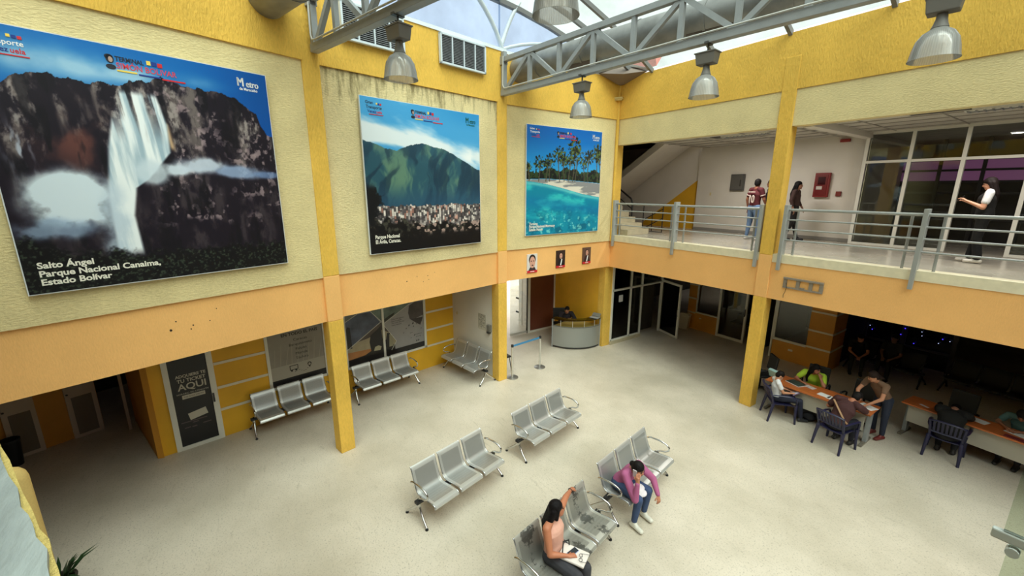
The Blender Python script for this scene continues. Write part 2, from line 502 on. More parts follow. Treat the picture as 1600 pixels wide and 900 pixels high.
structure('trim_1', cap, mat('white_gutter', (225, 232, 238), .4), 'white gutter edge along the top of the left wall', 'trim')

# columns
def column(name, plan, label, z0=0, ztop=8.18, orange=(ZC + .0, ZL + .02)):
    mb = MB()
    mb.use(0).prism(plan, z0, orange[0]); mb.use(1).prism(plan, orange[0], orange[1]); mb.use(0).prism(plan, orange[1], ztop)
    # lower shaft is the smooth painted kind
    return structure(name, mb, [YELLOW, ORANGE], label, 'column', bevel=.012)
def rectplan(P, d, w, dep):
    """front edge starts at P and runs along d for w; depth goes to the left-hand back side"""
    d = Vector(d).normalized(); n = Vector((-d.y, d.x))
    P = Vector(P)
    return [tuple(P), tuple(P - n * dep), tuple(P + d * w - n * dep), tuple(P + d * w)][::-1]
column('column', rectplan((.16, -4.03), (.03, -.28), .285, .29), 'yellow column between the mountain poster and the beach poster')
column('column', rectplan((1.082, -8.33), (.06, -.28), .287, .27), 'yellow column between the waterfall poster and the mountain poster')
column('column', [(-.37, -.06), (-.1, -.06), (-.1, .285), (-.37, .285)], 'yellow corner column beside the grey reception counter', ztop=ZC - .0, orange=(ZC - .02, ZC - .01))
structure('column', MB().bx(-.25, .02, .0, .28, ZT, ZD + .1), YELLOW, 'yellow corner column at the end of the balcony railing', 'column')
structure('column', MB().tube([(.05, -.05, ZL), (.05, -.05, 8.16)], .045, 12), YELLOW, 'yellow round drain pipe in the wall corner', 'pipe', smooth=40)
c4 = MB(); c4.bx(4.464, 4.745, -.035, .25, 0, 7.72)
c4 = MB(); c4.use(0).bx(4.464, 4.745, -.035, .25, 0, ZC); c4.use(1).bx(4.464, 4.745, -.035, .25, ZC, ZT - .03); c4.use(0).bx(4.464, 4.745, -.035, .25, ZT - .03, 7.74)
structure('column', c4, [YELLOW, ORANGE], 'yellow free column in front of the balcony beside the desks', 'column', bevel=.012)

# ---------------------------------------------------------------- back wall: beam, ledge, fascia
structure('beam', MB().bx(-.1, 16.7, 0, .24, ZC, ZL), ORANGE, 'orange balcony beam above the desks', 'beam')
structure('trim_2', MB().bx(-.02, 16.7, -.012, .26, ZL, ZT), mat('ledge_terrazzo', (232, 222, 192), .5, var=.1, vscale=7), 'cream stone edge of the balcony floor', 'ledge')
fa = MB(); fa.use(0).bx(-.02, 16.7, 0, .25, ZD, ZA); fa.use(1).bx(-.02, 16.7, -.02, .25, ZA, ZE)
structure('wall_back', fa, [CREAM, YELLOW], 'cream and yellow fascia wall above the balcony opening', 'wall')
structure('floor', MB().bx(-.62, 16.7, .26, 9, 3.69, ZT - .004).bx(-3.45, -.62, 1.9, 14.7, 3.3, ZT - .004), TILEM, 'polished grey tile floor of the balcony', 'floor')

# upper gallery: white wall, ceiling, glazed office front
structure('wall_back', MB().bx(.22, 4.95, 4.0, 4.2, ZT, 6.7), WHITE_WALL, 'white wall of the upper gallery behind the railing', 'wall')
structure('baseboard_back', MB().bx(.22, 4.95, 3.985, 4.0, ZT, ZT + .09), mat('gallery_skirting', (150, 146, 140), .5), 'grey skirting under the white gallery wall', 'baseboard')
cm = MB().bx(.3, 16.7, .25, 9, 6.52, 6.62)
structure('ceiling', cm, CEIL, 'white tiled ceiling of the upper gallery', 'ceiling')
structure('beam', MB().bx(4.85, 5.05, .25, 3.9, 6.38, 6.53), WHITE_WALL, 'white ceiling beam across the upper gallery', 'beam')
gr = MB()
for k in range(1, 6): gr.bx(.3, 16.7, .25 + k * .61 - .012, .25 + k * .61 + .012, 6.505, 6.522)
for k in range(0, 20):
    x = .6 + k * 1.22
    if x < 16: gr.bx(x - .012, x + .012, .25, 3.9, 6.506, 6.523)
structure('trim_3', gr, mat('ceiling_grid', (160, 155, 147), .6), 'thin grid strips of the gallery ceiling', 'trim')
mb = MB()
yg = 3.70
for x in (4.975, 5.835, 6.735, 7.715, 8.7, 9.7, 10.7): mb.bx(x - .035, x + .035, yg - .05, yg + .05, ZT, 6.52)
for z in (6.49, 5.80): mb.bx(4.95, 10.7, yg - .045, yg + .045, z - .03, z + .03)
for x0, x1 in ((4.95, 6.735), (7.715, 10.7)): mb.bx(x0, x1, yg - .045, yg + .045, ZT, ZT + .06)
win = structure('window_1', mb, WHITE_ALU, 'white framed glass office front on the upper gallery', 'window')
gp = MB()
for x0, x1 in ((5.01, 5.80), (5.87, 6.70), (7.75, 8.665), (8.735, 9.665), (9.735, 10.665)): gp.bx(x0, x1, yg - .006, yg + .006, ZT + .06, 5.77)
for x0, x1 in ((5.01, 5.80), (5.87, 6.70), (6.77, 7.68), (7.75, 8.665), (8.735, 9.665), (9.735, 10.665)): gp.bx(x0, x1, yg - .006, yg + .006, 5.83, 6.46)
gp.build('glass_panes', GLASS, win)
structure('wall_back', MB().bx(4.95, 16.7, 8.6, 8.8, ZT, 6.6), GREYWALL, 'dark rear wall inside the upper office', 'wall')
structure('wall_left', MB().bx(4.85, 4.95, 4.2, 8.8, ZT, 6.6), WHITE_WALL, 'side wall inside the upper office', 'wall')
# lilac lit windows and dark mullions inside the office
lw = MB()
for x in np.arange(4.9, 12, .85): lw.bx(x - .04, x + .04, 6.95, 7.03, ZT, 6.5)
for z in (4.35, 5.05, 5.35, 5.66, 5.95): lw.bx(4.9, 12, 6.96, 7.02, z - .03, z + .03)
li = structure('window_2', lw, mat('dark_mullion', (40, 34, 34), .5), 'dark mullioned inner window with lilac panes in the upper office', 'window')
lp = MB()
for x0 in np.arange(4.94, 11.5, .85):
    lp.bx(x0, x0 + .77, 6.985, 6.995, 5.38, 5.92)
lp.build('lilac_panes', mat('lilac_glass', (120, 80, 116), .3, emit=(190, 120, 176), estr=.11), li)
lp = MB()
for x0 in np.arange(4.94, 11.5, .85):
    lp.bx(x0, x0 + .77, 6.985, 6.995, ZT, 5.32)
lp.build('dark_panes', mat('dim_glass', (40, 36, 36), .2), li)

# stair well at the left end of the gallery
structure('wall_back', MB().use(0).slab([(-3, 4.1, ZT - .9), (-3, 4.1, 3.2), (.22, 4.1, 5.5), (.22, 4.1, ZT - .9)][::1], (0, .15, 0)), YELLOW_PLAIN, 'yellow lower part of the stairwell wall', 'wall')
structure('wall_back', MB().slab([(-3.5, 4.1, 2.84), (-3.5, 4.1, 6.7), (.22, 4.1, 6.7), (.22, 4.1, 5.5)], (0, .15, 0)), WHITE_WALL, 'white upper part of the stairwell wall', 'wall')
structure('wall_left', MB().bx(-3.6, -3.45, .2, 4.1, 3, 6.9), DARKWALL, 'dark end wall of the stairwell', 'wall')
structure('wall_front', MB().bx(-3.5, -.26, .03, .2, ZT, 6.9), DARKWALL, 'wall between the stairwell and the hall', 'wall')
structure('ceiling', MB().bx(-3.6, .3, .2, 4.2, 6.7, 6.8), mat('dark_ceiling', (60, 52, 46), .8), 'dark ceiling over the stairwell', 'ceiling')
st = MB()
for k in range(9):
    x1 = .42 - .28 * k
    st.bx(x1 - .32, x1, .25, 1.25, ZT + .17 * k, ZT + .17 * (k + 1))
structure('stairs', st, mat('stair_terrazzo', (196, 184, 156), .5, var=.1), 'cream stone steps rising from the gallery', 'stairs')
structure('slab', MB().slab([(-3.2, 2.2, 4.6), (-3.2, 4.08, 4.75), (.05, 4.08, 6.80), (.25, 2.2, 6.67)], (-.12, 0, .18)), WHITE_WALL, 'sloping white underside of the upper stair flight', 'stair flight')
# ---------------------------------------------------------------- ticket-office wall under the left balcony
SO = Vector((-1.9, -4.62, 0)); ST = Vector((-.1701, .9854, 0)).normalized(); SN = Vector((.9854, .1701, 0)).normalized()
def sp(s, z, o=0.0): return SO + ST * s + SN * o + Vector((0, 0, z))
def sbox(mb, s0, s1, z0, z1, o0, o1):
    P = [sp(s, z, o) for z in (z0, z1) for s, o in ((s0, o0), (s1, o0), (s1, o1), (s0, o1))]
    return mb.add(P, [(3, 2, 1, 0), (4, 5, 6, 7), (0, 1, 5, 4), (1, 2, 6, 5), (2, 3, 7, 6), (3, 0, 4, 7)])
def spoly(mb, pts, o0, o1):
    A = [sp(s, z, o0) for s, z in pts]
    return mb.slab(A, SN * (o1 - o0))
SM = Matrix(((ST.x, 0, SN.x, SO.x), (ST.y, 0, SN.y, SO.y), (0, 1, 0, 0), (0, 0, 0, 1)))
def stext(s, z, o): return SM @ Matrix.Translation((s, z, o))

mb = MB()
sbox(mb, -7.08, 0, 0, 2.9, -.25, -.03)
sbox(mb, -7.08, -6.78, 0, 2.9, -.03, .0); sbox(mb, -5.98, -5.0, 0, 2.9, -.03, 0); sbox(mb, -5.0, -.96, 0, .69, -.03, 0); sbox(mb, -.96, 0, 0, 2.9, -.03, 0)
sbox(mb, -3.78, -3.26, 0, 2.9, -.03, 0)
structure('wall_left', mb, YELLOW_PLAIN, 'yellow ticket office wall under the left balcony', 'wall')
mb = MB()
for z in (.595, 1.085, 1.61, 2.12):
    sbox(mb, -5.97, -5.03, z, z + .055, 0, .012); sbox(mb, -.94, -.01, z + .05, z + .105, 0, .012)
structure('trim_4', mb, WHITE_TRIM, 'white horizontal bands on the yellow ticket office wall', 'trim')
# side wall of the pier running back into the dark passage
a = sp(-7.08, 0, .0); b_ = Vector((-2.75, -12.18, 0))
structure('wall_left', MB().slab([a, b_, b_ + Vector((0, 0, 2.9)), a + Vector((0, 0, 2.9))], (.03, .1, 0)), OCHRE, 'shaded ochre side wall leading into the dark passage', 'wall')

INK = mat('black_vinyl', (30, 28, 30), .45, var=.2, vscale=3)
INKTXT = mat('black_print', (34, 30, 30), .5)
PALE = mat('pale_print', (196, 190, 176), .5)
CREAMTXT = mat('white_print', (232, 228, 216), .5)
# ticket door
d = structure('door_1', sbox(sbox(sbox(sbox(MB(), -6.78, -6.69, 0, 2.6, -.03, .03), -6.08, -5.98, 0, 2.6, -.03, .03), -6.69, -6.08, 0, .07, -.03, .03), -6.69, -6.08, 2.5, 2.6, -.03, .03), WHITE_ALU, 'white framed ticket office door with a black poster on its glass', 'door')
sbox(MB(), -6.69, -6.08, .07, 2.5, -.015, .0).build('door_panel', INK, d)
sbox(MB(), -6.075, -6.045, .86, 1.04, .03, .07).build('door_handle', mat('dark_handle', (50, 46, 44), .4), d)
tx = [text_mesh('t', 'ADQUIERE TE', .082, PALE, d, stext(-6.36, 1.51, .004), 'CENTER', sx=.95, bold=.002),
      text_mesh('t', 'TU TICKET', .098, PALE, d, stext(-6.36, 1.41, .004), 'CENTER', sx=.95, bold=.002),
      text_mesh('t', 'AQUI', .19, PALE, d, stext(-6.36, 1.25, .004), 'CENTER', sx=1.0, bold=.003),
      text_mesh('t', 'HORARIO DE ATENCION', .045, PALE, d, stext(-6.37, 1.16, .004), 'CENTER')]
join_mesh('lettering', tx, PALE, d)
mb = MB(); sbox(mb, -6.55, -6.18, 1.06, 1.14, 0, .003)
R_ = Matrix.Rotation(math.radians(10), 4, 'Z')
q = [(SM @ Matrix.Translation((-6.35, .69, .0)) @ R_) @ Vector((x, y, 0)) for x, y in ((-.15, -.075), (.15, -.075), (.15, .075), (-.15, .075))]
mb.slab(q, SN * .003); mb.build('ticket_print', PALE, d)
join_mesh('small_lettering', [text_mesh('t', '7:00 AM A 5:00 PM', .04, INKTXT, d, stext(-6.365, 1.085, .005), 'CENTER')], INKTXT, d)
mb = MB()
for s0, s1, z in ((-6.64, -6.22, .56), (-6.6, -6.5, .44), (-6.3, -6.16, .45), (-6.46, -6.36, .52)): sbox(mb, s0, s1, z, z + .02, 0, .003)
sbox(mb, -6.48, -6.4, .43, .455, 0, .003)
mb.build('bus_print', mat('dim_print', (92, 76, 78), .5), d)

# window with the route poster
wn = structure('window_3', sbox(sbox(sbox(MB(), -5.03, -4.97, .69, 2.6, -.02, .02), -4.97, -3.78, .69, .75, -.02, .02), -3.8, -3.76, .69, 2.6, -.02, .02), WHITE_ALU, 'white framed ticket window behind the first wall bench', 'window')
GREYV = mat('grey_poster_print', (150, 144, 134), .45, var=.12, vscale=2)
po = thing('window_poster', 'grey route poster with bus icon listing towns in the ticket window', 'poster', sp(-4.38, .75, .0))
mb = MB(); spoly(mb, [(-4.97, .9), (-3.8, .9), (-3.8, 2.6), (-4.97, 2.6)], -.015, 0); mb.build('panel', GREYV, po, world=True)
mb = MB(); spoly(mb, [(-4.97, .9), (-3.8, .9), (-3.8, 1.21), (-4.97, 1.21)], 0, .002); mb.build('light_band', mat('light_grey_print', (168, 162, 150), .45), po, world=True)
mb = MB(); spoly(mb, [(-4.97, .75), (-3.8, .75), (-3.8, .9), (-4.97, .9)], -.015, .002); mb.build('black_band', INK, po, world=True)
iv = wmat(po).inverted()
tx = [text_mesh('t', 'EN TODO EL PAÍS', .098, INKTXT, po, iv @ stext(-4.3, 1.885, .004), 'CENTER', bold=.002)]
for k, t in enumerate(('Caracas', 'Barquisimeto', 'Falcón', 'Mérida', 'Táchira')):
    tx.append(text_mesh('t', t, .085, INKTXT, po, iv @ stext(-4.3, 1.745 - .112 * k, .004), 'CENTER', sx=1.1))
join_mesh('lettering', tx, INKTXT, po)
mb = MB()
def sframe(mb, s0, s1, z0, z1, t, o0=.003, o1=.006):
    sbox(mb, s0, s1, z0, z0 + t, o0, o1); sbox(mb, s0, s1, z1 - t, z1, o0, o1); sbox(mb, s0, s0 + t, z0, z1, o0, o1); sbox(mb, s1 - t, s1, z0, z1, o0, o1)
sframe(mb, -4.59, -4.41, 1.06, 1.17, .014)
for s in (-4.55, -4.46): spoly(mb, [(s + .022 * math.cos(k * PI / 5), 1.045 + .022 * math.sin(k * PI / 5)) for k in range(10)], .003, .006)
mb.build('bus_icon', INKTXT, po, world=True); mb = MB()
for k in range(7): sbox(mb, -4.49 + .045 * k, -4.465 + .045 * k, 1.0 + .03 * math.sin(k * 1.1), 1.01 + .03 * math.sin(k * 1.1), .003, .005)
mb.build('route_dots', INKTXT, po, world=True); mb = MB()
A = [(-4.16 + .045 * math.cos(t), 1.115 + .045 * math.sin(t)) for t in np.linspace(-.5, PI + .5, 12)]
for i in range(11): spoly(mb, [A[i], A[i + 1], (-4.16 + (A[i + 1][0] + 4.16) * .55, 1.115 + (A[i + 1][1] - 1.115) * .55), (-4.16 + (A[i][0] + 4.16) * .55, 1.115 + (A[i][1] - 1.115) * .55)], .003, .006)
spoly(mb, [(-4.2, 1.1), (-4.16, 1.02), (-4.12, 1.1), (-4.16, 1.07)], .003, .006)
mb.build('pin_icon', INKTXT, po, world=True)
mb = MB()
for k in range(9):
    s = -4.9 + k * .12
    spoly(mb, [(s, 1.21), (s + .02, 1.21), (s + .06 + .02 * (k % 3), 1.62 + .1 * (k % 2)), (s + .05 + .02 * (k % 3), 1.62 + .1 * (k % 2))], 0, .002)
mb.build('reed_print', mat('reed_print', (160, 154, 140), .5), po, world=True)

# window with the collage poster
wn = structure('window_4', sbox(sbox(sbox(sbox(MB(), -1.03, -.96, .66, 2.6, -.02, .025), -3.3, -.96, .66, .72, -.02, .025), -2.29, -2.23, .7, 2.6, -.02, .025), -3.3, -3.25, .66, 2.6, -.02, .02), WHITE_ALU, 'white framed ticket window with a mullion behind the second wall bench', 'window')
po = thing('window_poster', 'photo collage poster with white diagonal lines in the two-pane ticket window', 'poster', sp(-2.1, .75, .0))
def col(n, c, v=.15): return mat(n, c, .45, var=v, vscale=4)
def cp(name, m, pts, o=.002):
    mb = MB(); spoly(mb, pts, o - .002, o); return mb.build(name, m, po, world=True)
mb = MB(); spoly(mb, [(-3.25, .72), (-1.03, .72), (-1.03, 2.6), (-3.25, 2.6)], -.018, 0); mb.build('panel', col('lilac_grey_print', (158, 156, 156), .06), po, world=True)
cp('sky_print', col('storm_sky_print', (84, 92, 112), .5), [(-3.25, 1.2), (-2.33, 1.72), (-2.57, 2.05), (-2.93, 2.05), (-3.25, 1.9)])
cp('grey_print', col('grey_sky_print', (118, 120, 120), .3), [(-3.25, 1.92), (-2.93, 2.07), (-2.93, 2.6), (-3.25, 2.6)])
cp('coast_print', col('coast_print', (112, 128, 118), .5), [(-2.57, 2.06), (-2.28, 1.72), (-2.23, 1.68), (-1.45, 2.05), (-1.45, 2.6), (-2.9, 2.6)])
cp('hill_print', col('dark_hill_print', (52, 54, 44), .3), [(-2.28, 1.73), (-2.23, 1.68), (-1.95, 1.82), (-1.9, 1.9), (-2.1, 1.83)], .004)
cp('sunset_print', col('sunset_print', (168, 156, 128), .2), [(-3.25, 1.16), (-2.3, 1.72), (-1.9, 1.09), (-2.05, .87), (-3.25, .87)])
cp('glow_print', col('orange_glow_print', (176, 118, 66), .2), [(-3.25, 1.1), (-2.6, 1.06), (-2.6, .9), (-3.25, .9)], .004)
cp('cloud_print', col('dark_cloud_print', (84, 72, 66), .3), [(-2.95, 1.33), (-2.3, 1.72), (-2.05, 1.35), (-2.3, 1.5), (-2.5, 1.42), (-2.7, 1.36)], .004)
SIL = col('silhouette_print', (28, 24, 24), .1)
cp('tower_print', SIL, [(-3.25, 1.2), (-3.12, 1.2), (-3.14, 1.75), (-3.2, 1.78), (-3.25, 1.7)], .006)
cp('statue_print', SIL, [(-3.25, .75), (-1.95, .75), (-1.95, 1.0), (-2.05, 1.05), (-2.08, 1.36), (-2.16, 1.38), (-2.2, 1.2), (-2.3, 1.25), (-2.33, 1.62), (-2.4, 1.56), (-2.62, 1.42), (-2.66, 1.25), (-2.63, 1.0), (-2.8, .93), (-3.25, .9)], .006)
cp('gap_print', col('pale_gap_print', (176, 170, 140), .1), [(-2.56, .98), (-2.38, .96), (-2.34, 1.05), (-2.42, 1.1), (-2.52, 1.08)], .008)
cp('shirt_print', col('pale_shirt_print', (150, 144, 118), .1), [(-2.12, .98), (-2.0, .98), (-1.99, 1.28), (-2.1, 1.33)], .008)
cp('hat_print', col('brown_hat_print', (86, 78, 78), .3), [(-1.5, 1.8), (-1.46, 1.62), (-1.35, 1.58), (-1.01, 1.66), (-1.03, 2.05), (-1.28, 2.08), (-1.46, 2.0)], .004)
cp('flower_print', col('dark_flower_print', (64, 56, 56), .5), [(-1.46, 1.62), (-1.25, 1.45), (-1.14, 1.38), (-1.08, 1.5), (-1.05, 1.6), (-1.25, 1.6)], .006)
cp('black_band', INK, [(-3.25, .72), (-1.03, .72), (-1.03, .87), (-3.25, .87)], .008)
mb = MB()
for a, c in (((-3.25, 1.91), (-2.93, 2.06)), ((-2.58, 2.06), (-2.28, 1.71)), ((-3.25, 1.18), (-2.3, 1.73)), ((-2.3, 1.71), (-1.9, 1.09)), ((-1.9, 1.09), (-2.06, .87)), ((-2.23, 1.66), (-1.45, 2.05))):
    p, q = Vector(sp(*a, .007)), Vector(sp(*c, .007)); mb.bar(p, q, .004, .014, up=(0, 0, 1)) if False else mb.bar(p, q, .014, .004, up=SN)
mb.build('white_lines', mat('white_line_print', (206, 204, 196), .5), po, world=True)
iv = wmat(po).inverted()
tx = [text_mesh('t', t, .058, INKTXT, po, iv @ stext(-2.02, 1.7 - .055 * k, .006), sx=.8) for k, t in enumerate(('Cultura de regiones', 'turismo y playas', 'Tierras de montañas', 'rutas y destinos'))]
tx += [text_mesh('t', 'Acompáñanos', .05, INKTXT, po, iv @ stext(-1.34, 1.12, .006), sx=.8), text_mesh('t', 'en tu viaje', .05, INKTXT, po, iv @ stext(-1.3, 1.05, .006), sx=.8)]
join_mesh('lettering', tx, INKTXT, po)
mb = MB()
for s, z, k in ((-1.6, 1.35, 1), (-1.52, 1.42, 1.4), (-1.4, 1.45, 1.8), (-1.38, 1.36, 1.2), (-1.28, 1.42, .8), (-1.68, 1.25, .7), (-1.46, 1.2, .6), (-1.42, 1.2, .6), (-1.13, 1.26, .8), (-1.36, 1.1, 1), (-1.46, 1.05, .7), (-1.3, .92, 1.5), (-1.24, .92, 1.6)):
    spoly(mb, [(s, z), (s + .03 * k, z + .012), (s + .022 * k, z + .04 * k)], .002, .006)
mb.build('bird_print', SIL, po, world=True)

# ---------------------------------------------------------------- white side wall with notices, and the entrance niche
WA, WB = Vector((-1.9, -4.62, 0)), Vector((-.1, -4.305, 0))
wt = (WB - WA).normalized(); wn_ = Vector((wt.y, -wt.x, 0))
structure('wall_right', MB().slab([WA, WB, WB + Vector((0, 0, 2.9)), WA + Vector((0, 0, 2.9))], -wn_ * .16), WHITE_WALL, 'white side wall behind the bench next to the column', 'wall')
def wp(s, z, o): return WA + wt * s + wn_ * o + Vector((0, 0, z))
def wbox(mb, s0, s1, z0, z1, o0, o1): return mb.slab([wp(s0, z0, o0), wp(s1, z0, o0), wp(s1, z1, o0), wp(s0, z1, o0)], wn_ * (o1 - o0))
nt_ = thing('wall_notice', 'printed notice sheet on the white wall above the bench', 'notice', wp(1.36, 1.3, .0))
wbox(MB(), 1.2, 1.53, 1.3, 1.76, .002, .008).build('sheet', mat('notice_paper', (206, 200, 184), .7), nt_, world=True)
mb = MB()
for r in range(6): wbox(mb, 1.22, 1.51, 1.735 - .07 * r, 1.742 - .07 * r, .008, .01)
for c_ in (1.22, 1.35, 1.505): wbox(mb, c_, c_ + .006, 1.34, 1.74, .008, .01)
for r in range(5): wbox(mb, 1.24 + .03 * (r % 2), 1.33, 1.7 - .07 * r, 1.712 - .07 * r, .008, .01); wbox(mb, 1.37, 1.48 - .03 * (r % 3), 1.7 - .07 * r, 1.712 - .07 * r, .008, .01)
mb.build('printed_grid', mat('grey_print', (96, 92, 86), .7), nt_, world=True)
ds = thing('wall_dispenser', 'small grey dispenser on the white wall beside the notice', 'dispenser', wp(1.7, 1.3, 0))
wbox(MB(), 1.62, 1.76, 1.33, 1.52, 0, .07).build('body', mat('dispenser_grey', (120, 116, 108), .4), ds, world=True, bevel=.01)
wbox(MB(), 1.64, 1.74, 1.28, 1.34, .01, .09).build('tray', mat('dispenser_dark', (60, 56, 52), .4), ds, world=True, bevel=.006)
tag(wbox(MB(), .2, .245, 1.5, 1.58, 0, .02).build('light_switch', mat('switch_plastic', (214, 196, 150), .5), bevel=.004), 'small cream light switch on the white wall beside the yellow corner', 'switch')

structure('wall_back', MB().bx(-2.62, -.36, -.05, .1, 0, 2.9), YELLOW_PLAIN, 'yellow wall behind the reception counter', 'wall')
# glazed entrance front in the niche (x = -2.6)
ef = MB()
for y in (-.06, -1.26, -3.2, -4.45): ef.bx(-2.64, -2.56, y - .05, y + .05, 0, 2.85)
ef.bx(-2.63, -2.57, -1.21, -.11, 0, .07); ef.bx(-2.64, -2.56, -4.4, -.06, 2.35, 2.42)
door = structure('door_2', ef, WHITE_ALU, 'white framed entrance front with a brown panel beside the counter', 'door')
MB().bx(-2.615, -2.585, -1.21, -.11, .07, 2.35).build('brown_panel', mat('brown_film', (112, 62, 46), .3, var=.05), door)
gd = MB(); gd.bx(-2.607, -2.593, -2.08, -1.33, .1, 2.3)
gdo = thing('glass_door', 'frameless glass door standing ajar left of the brown panel', 'door', (-2.6, -1.32, 0))
MB().bx(-2.607, -2.593, -2.06, -1.33, .08, 2.3).build('pane', GLASS, gdo, world=True)
MB().bx(-2.62, -2.58, -2.06, -1.33, .02, .1).build('bottom_rail', mat('rail_alu', (190, 186, 176), .35), gdo, world=True)
MB().bx(-2.63, -2.57, -1.335, -1.31, 0, 2.3).build('pivot_edge', mat('dark_edge', (60, 56, 50), .4), gdo, world=True)
# corridor beyond the entrance
structure('wall_left', MB().bx(-3.42, -2.66, -.95, -.8, 0, 2.9), WHITE_WALL, 'white corridor wall beyond the entrance door', 'wall')
structure('wall_right', MB().bx(-7.5, -2.05, -4.75, -4.62, 0, 2.9), WHITE_WALL, 'corridor wall behind the white side wall', 'wall')
structure('door_3', MB().bx(-3.62, -3.42, -.97, -.78, 0, 2.9).bx(-4.9, -4.8, -.95, -.85, 0, 2.9).bx(-6.6, -6.5, -.95, -.85, 0, 2.9).bx(-8.7, -3.42, -.95, -.85, 2.6, 2.9), WHITE_ALU, 'bright outside doorway at the end of the corridor', 'door')
tag(MB().bx(-3.78, -3.62, -1.0, -.96, 1.0, 1.06).bx(-3.78, -3.62, -1.0, -.96, .45, .51).build('door_bracket', mat('black_bracket', (40, 44, 52), .5)), 'black pull brackets on the bright doorway beyond the entrance', 'bracket')
structure('wall_back', MB().bx(-14, -3.6, 6.2, 6.4, -.1, 3.2).bx(-9.6, -9.4, -4.6, 6.2, -.1, 3.2), mat('bright_white_wall', (240, 242, 244), .8), 'white boundary wall outside in the daylight', 'wall')
ex = structure('ground', MB().bx(-60, -9, -40, 40, -.3, -.05), mat('outside_paving', (200, 196, 186), .8), 'pale paving outside the far doorway', 'ground')

# ---------------------------------------------------------------- dark passage at the far left
DT = Vector((-.39, .92, 0)).normalized(); DN = Vector((.92, .39, 0)).normalized(); DO = Vector((-2.37, -13.49, 0))
def dbox(mb, s0, s1, z0, z1, o0, o1):
    A = [DO + DT * s + DN * o0 + Vector((0, 0, z)) for s, z in ((s0, z0), (s1, z0), (s1, z1), (s0, z1))]
    return mb.slab(A, DN * (o1 - o0))
structure('wall_left', dbox(MB(), -3.5, .88, 0, 2.9, -.2, -.02), OCHRE, 'ochre wall between the two white service doors', 'wall')
WD = mat('off_white_door', (204, 186, 170), .6)
LOUV = mat('louvered_panel', (124, 110, 96), .7, bump=.4, bscale=20)
for k, (s0, s1, lab) in enumerate(((-.44, 0, 'white service door nearest the black bin in the dark passage'), (.41, .87, 'white service door beside the dark opening of the passage'))):
    mb = dbox(MB(), s0, s1, .0, 2.2, -.02, .02)
    d = structure('door_%d' % (4 + k), mb, WD, lab, 'door')
    mb = dbox(MB(), s0 + .08, s1 - .07, .07, .9, .015, .024); mb.build('door_panel', LOUV, d)
    mb = dbox(MB(), s0 + .02, s0 + .05, .98, 1.0, .02, .06); mb.build('door_handle', mat('dark_handle', (50, 46, 44), .4), d)
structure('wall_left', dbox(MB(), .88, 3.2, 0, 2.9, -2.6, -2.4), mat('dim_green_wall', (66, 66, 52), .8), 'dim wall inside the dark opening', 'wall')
lf = structure('door_6', MB().box((-2.36, -12.21, 1.1), (.025, .05, 2.2), .4), WD, 'edge of an open white door leaf in the dark passage', 'door')

# ---------------------------------------------------------------- stair glazing and open door right of the counter
gl = MB()
X = -.1
for y in (.32, 1.22, 1.80, 2.92): gl.bx(X - .035, X + .035, y - .035, y + .035, .1 if y < 2 else 0, 2.85)
gl.bx(X - .035, X + .035, .3, 1.8, .1, .17); gl.bx(X - .035, X + .035, .3, 2.92, 1.84, 1.9)
g = structure('window_5', gl, WHITE_ALU, 'white framed glass screen in front of the lower stairs', 'window')
gp = MB()
for y0, y1 in ((.355, 1.185), (1.255, 1.765)): gp.bx(X - .005, X + .005, y0, y1, .17, 1.84); gp.bx(X - .005, X + .005, y0, y1, 1.9, 2.8)
gp.bx(X - .005, X + .005, 1.835, 2.885, 1.9, 2.8)
gp.build('glass_panes', DARK_GLASS, g)
mb = MB()
X += .01
tag(MB().bx(-.06, -.055, .6, .8, 1.45, 1.68).build('paper_sign', mat('sign_paper', (196, 194, 190), .7)), 'small white paper sign on the stair glass screen', 'sign')
structure('trim_5', MB().bx(-.16, -.04, .285, 1.84, 0, .12), mat('kerb_stone', (190, 178, 148), .6, var=.1), 'low stone kerb under the stair glass screen', 'kerb')
st = MB()
for k in range(7): st.bx(-1.9 - .28 * k, -.55 - .28 * k if k < 9 else 0, .3, 1.75, .165 * k, .165 * (k + 1))
structure('stairs', st, mat('lower_stair_stone', (214, 200, 172), .6, var=.1), 'stone steps rising behind the glass screen', 'stairs')
structure('wall_left', MB().bx(-.62, -.5, 1.86, 3.05, 0, 2.9), GREYWALL, 'dark grey panels behind the open glass door', 'wall')
structure('wall_back', MB().bx(-3.9, -.55, 1.8, 1.9, 0, 2.9), GREYWALL, 'dark wall beside the lower stairs', 'wall')
rl = MB()
for k in range(9): rl.tube([(-.42 - .17 * k, 1.68, .1 + .1 * k), (-.42 - .17 * k, 1.68, 1.0 + .1 * k)], .012, 6)
rl.tube([(-.4, 1.68, 1.0), (-1.9, 1.68, 1.9)], .025, 8); rl.tube([(-.4, 1.68, .55), (-1.9, 1.68, 1.45)], .015, 8)
tag(rl.build('stair_railing', mat('black_iron', (30, 27, 26), .4), smooth=40), 'black iron railing on the lower stairs behind the glass', 'railing')
# open door leaf
od = thing('glass_door', 'open white framed glass door beside the beige bin', 'door', (-.1, 2.93, 0), math.atan2(2.62 - 2.93, 1.0))
L = 1.05
MB().bx(0, L, -.025, .025, .02, .1).bx(0, L, -.025, .025, 1.88, 1.96).bx(0, .075, -.025, .025, .1, 1.88).bx(L - .075, L, -.025, .025, .1, 1.88).build('frame', WHITE_ALU, od, bevel=.004)
MB().bx(.075, L - .075, -.005, .005, .1, 1.88).build('pane', DARK_GLASS, od)
MB().tube([(L - .04, -.03, .85), (L - .04, -.075, .87), (L - .04, -.075, 1.08), (L - .04, -.03, 1.1)], .012, 8).build('door_handle', mat('dark_handle', (50, 46, 44), .4), od, smooth=40)

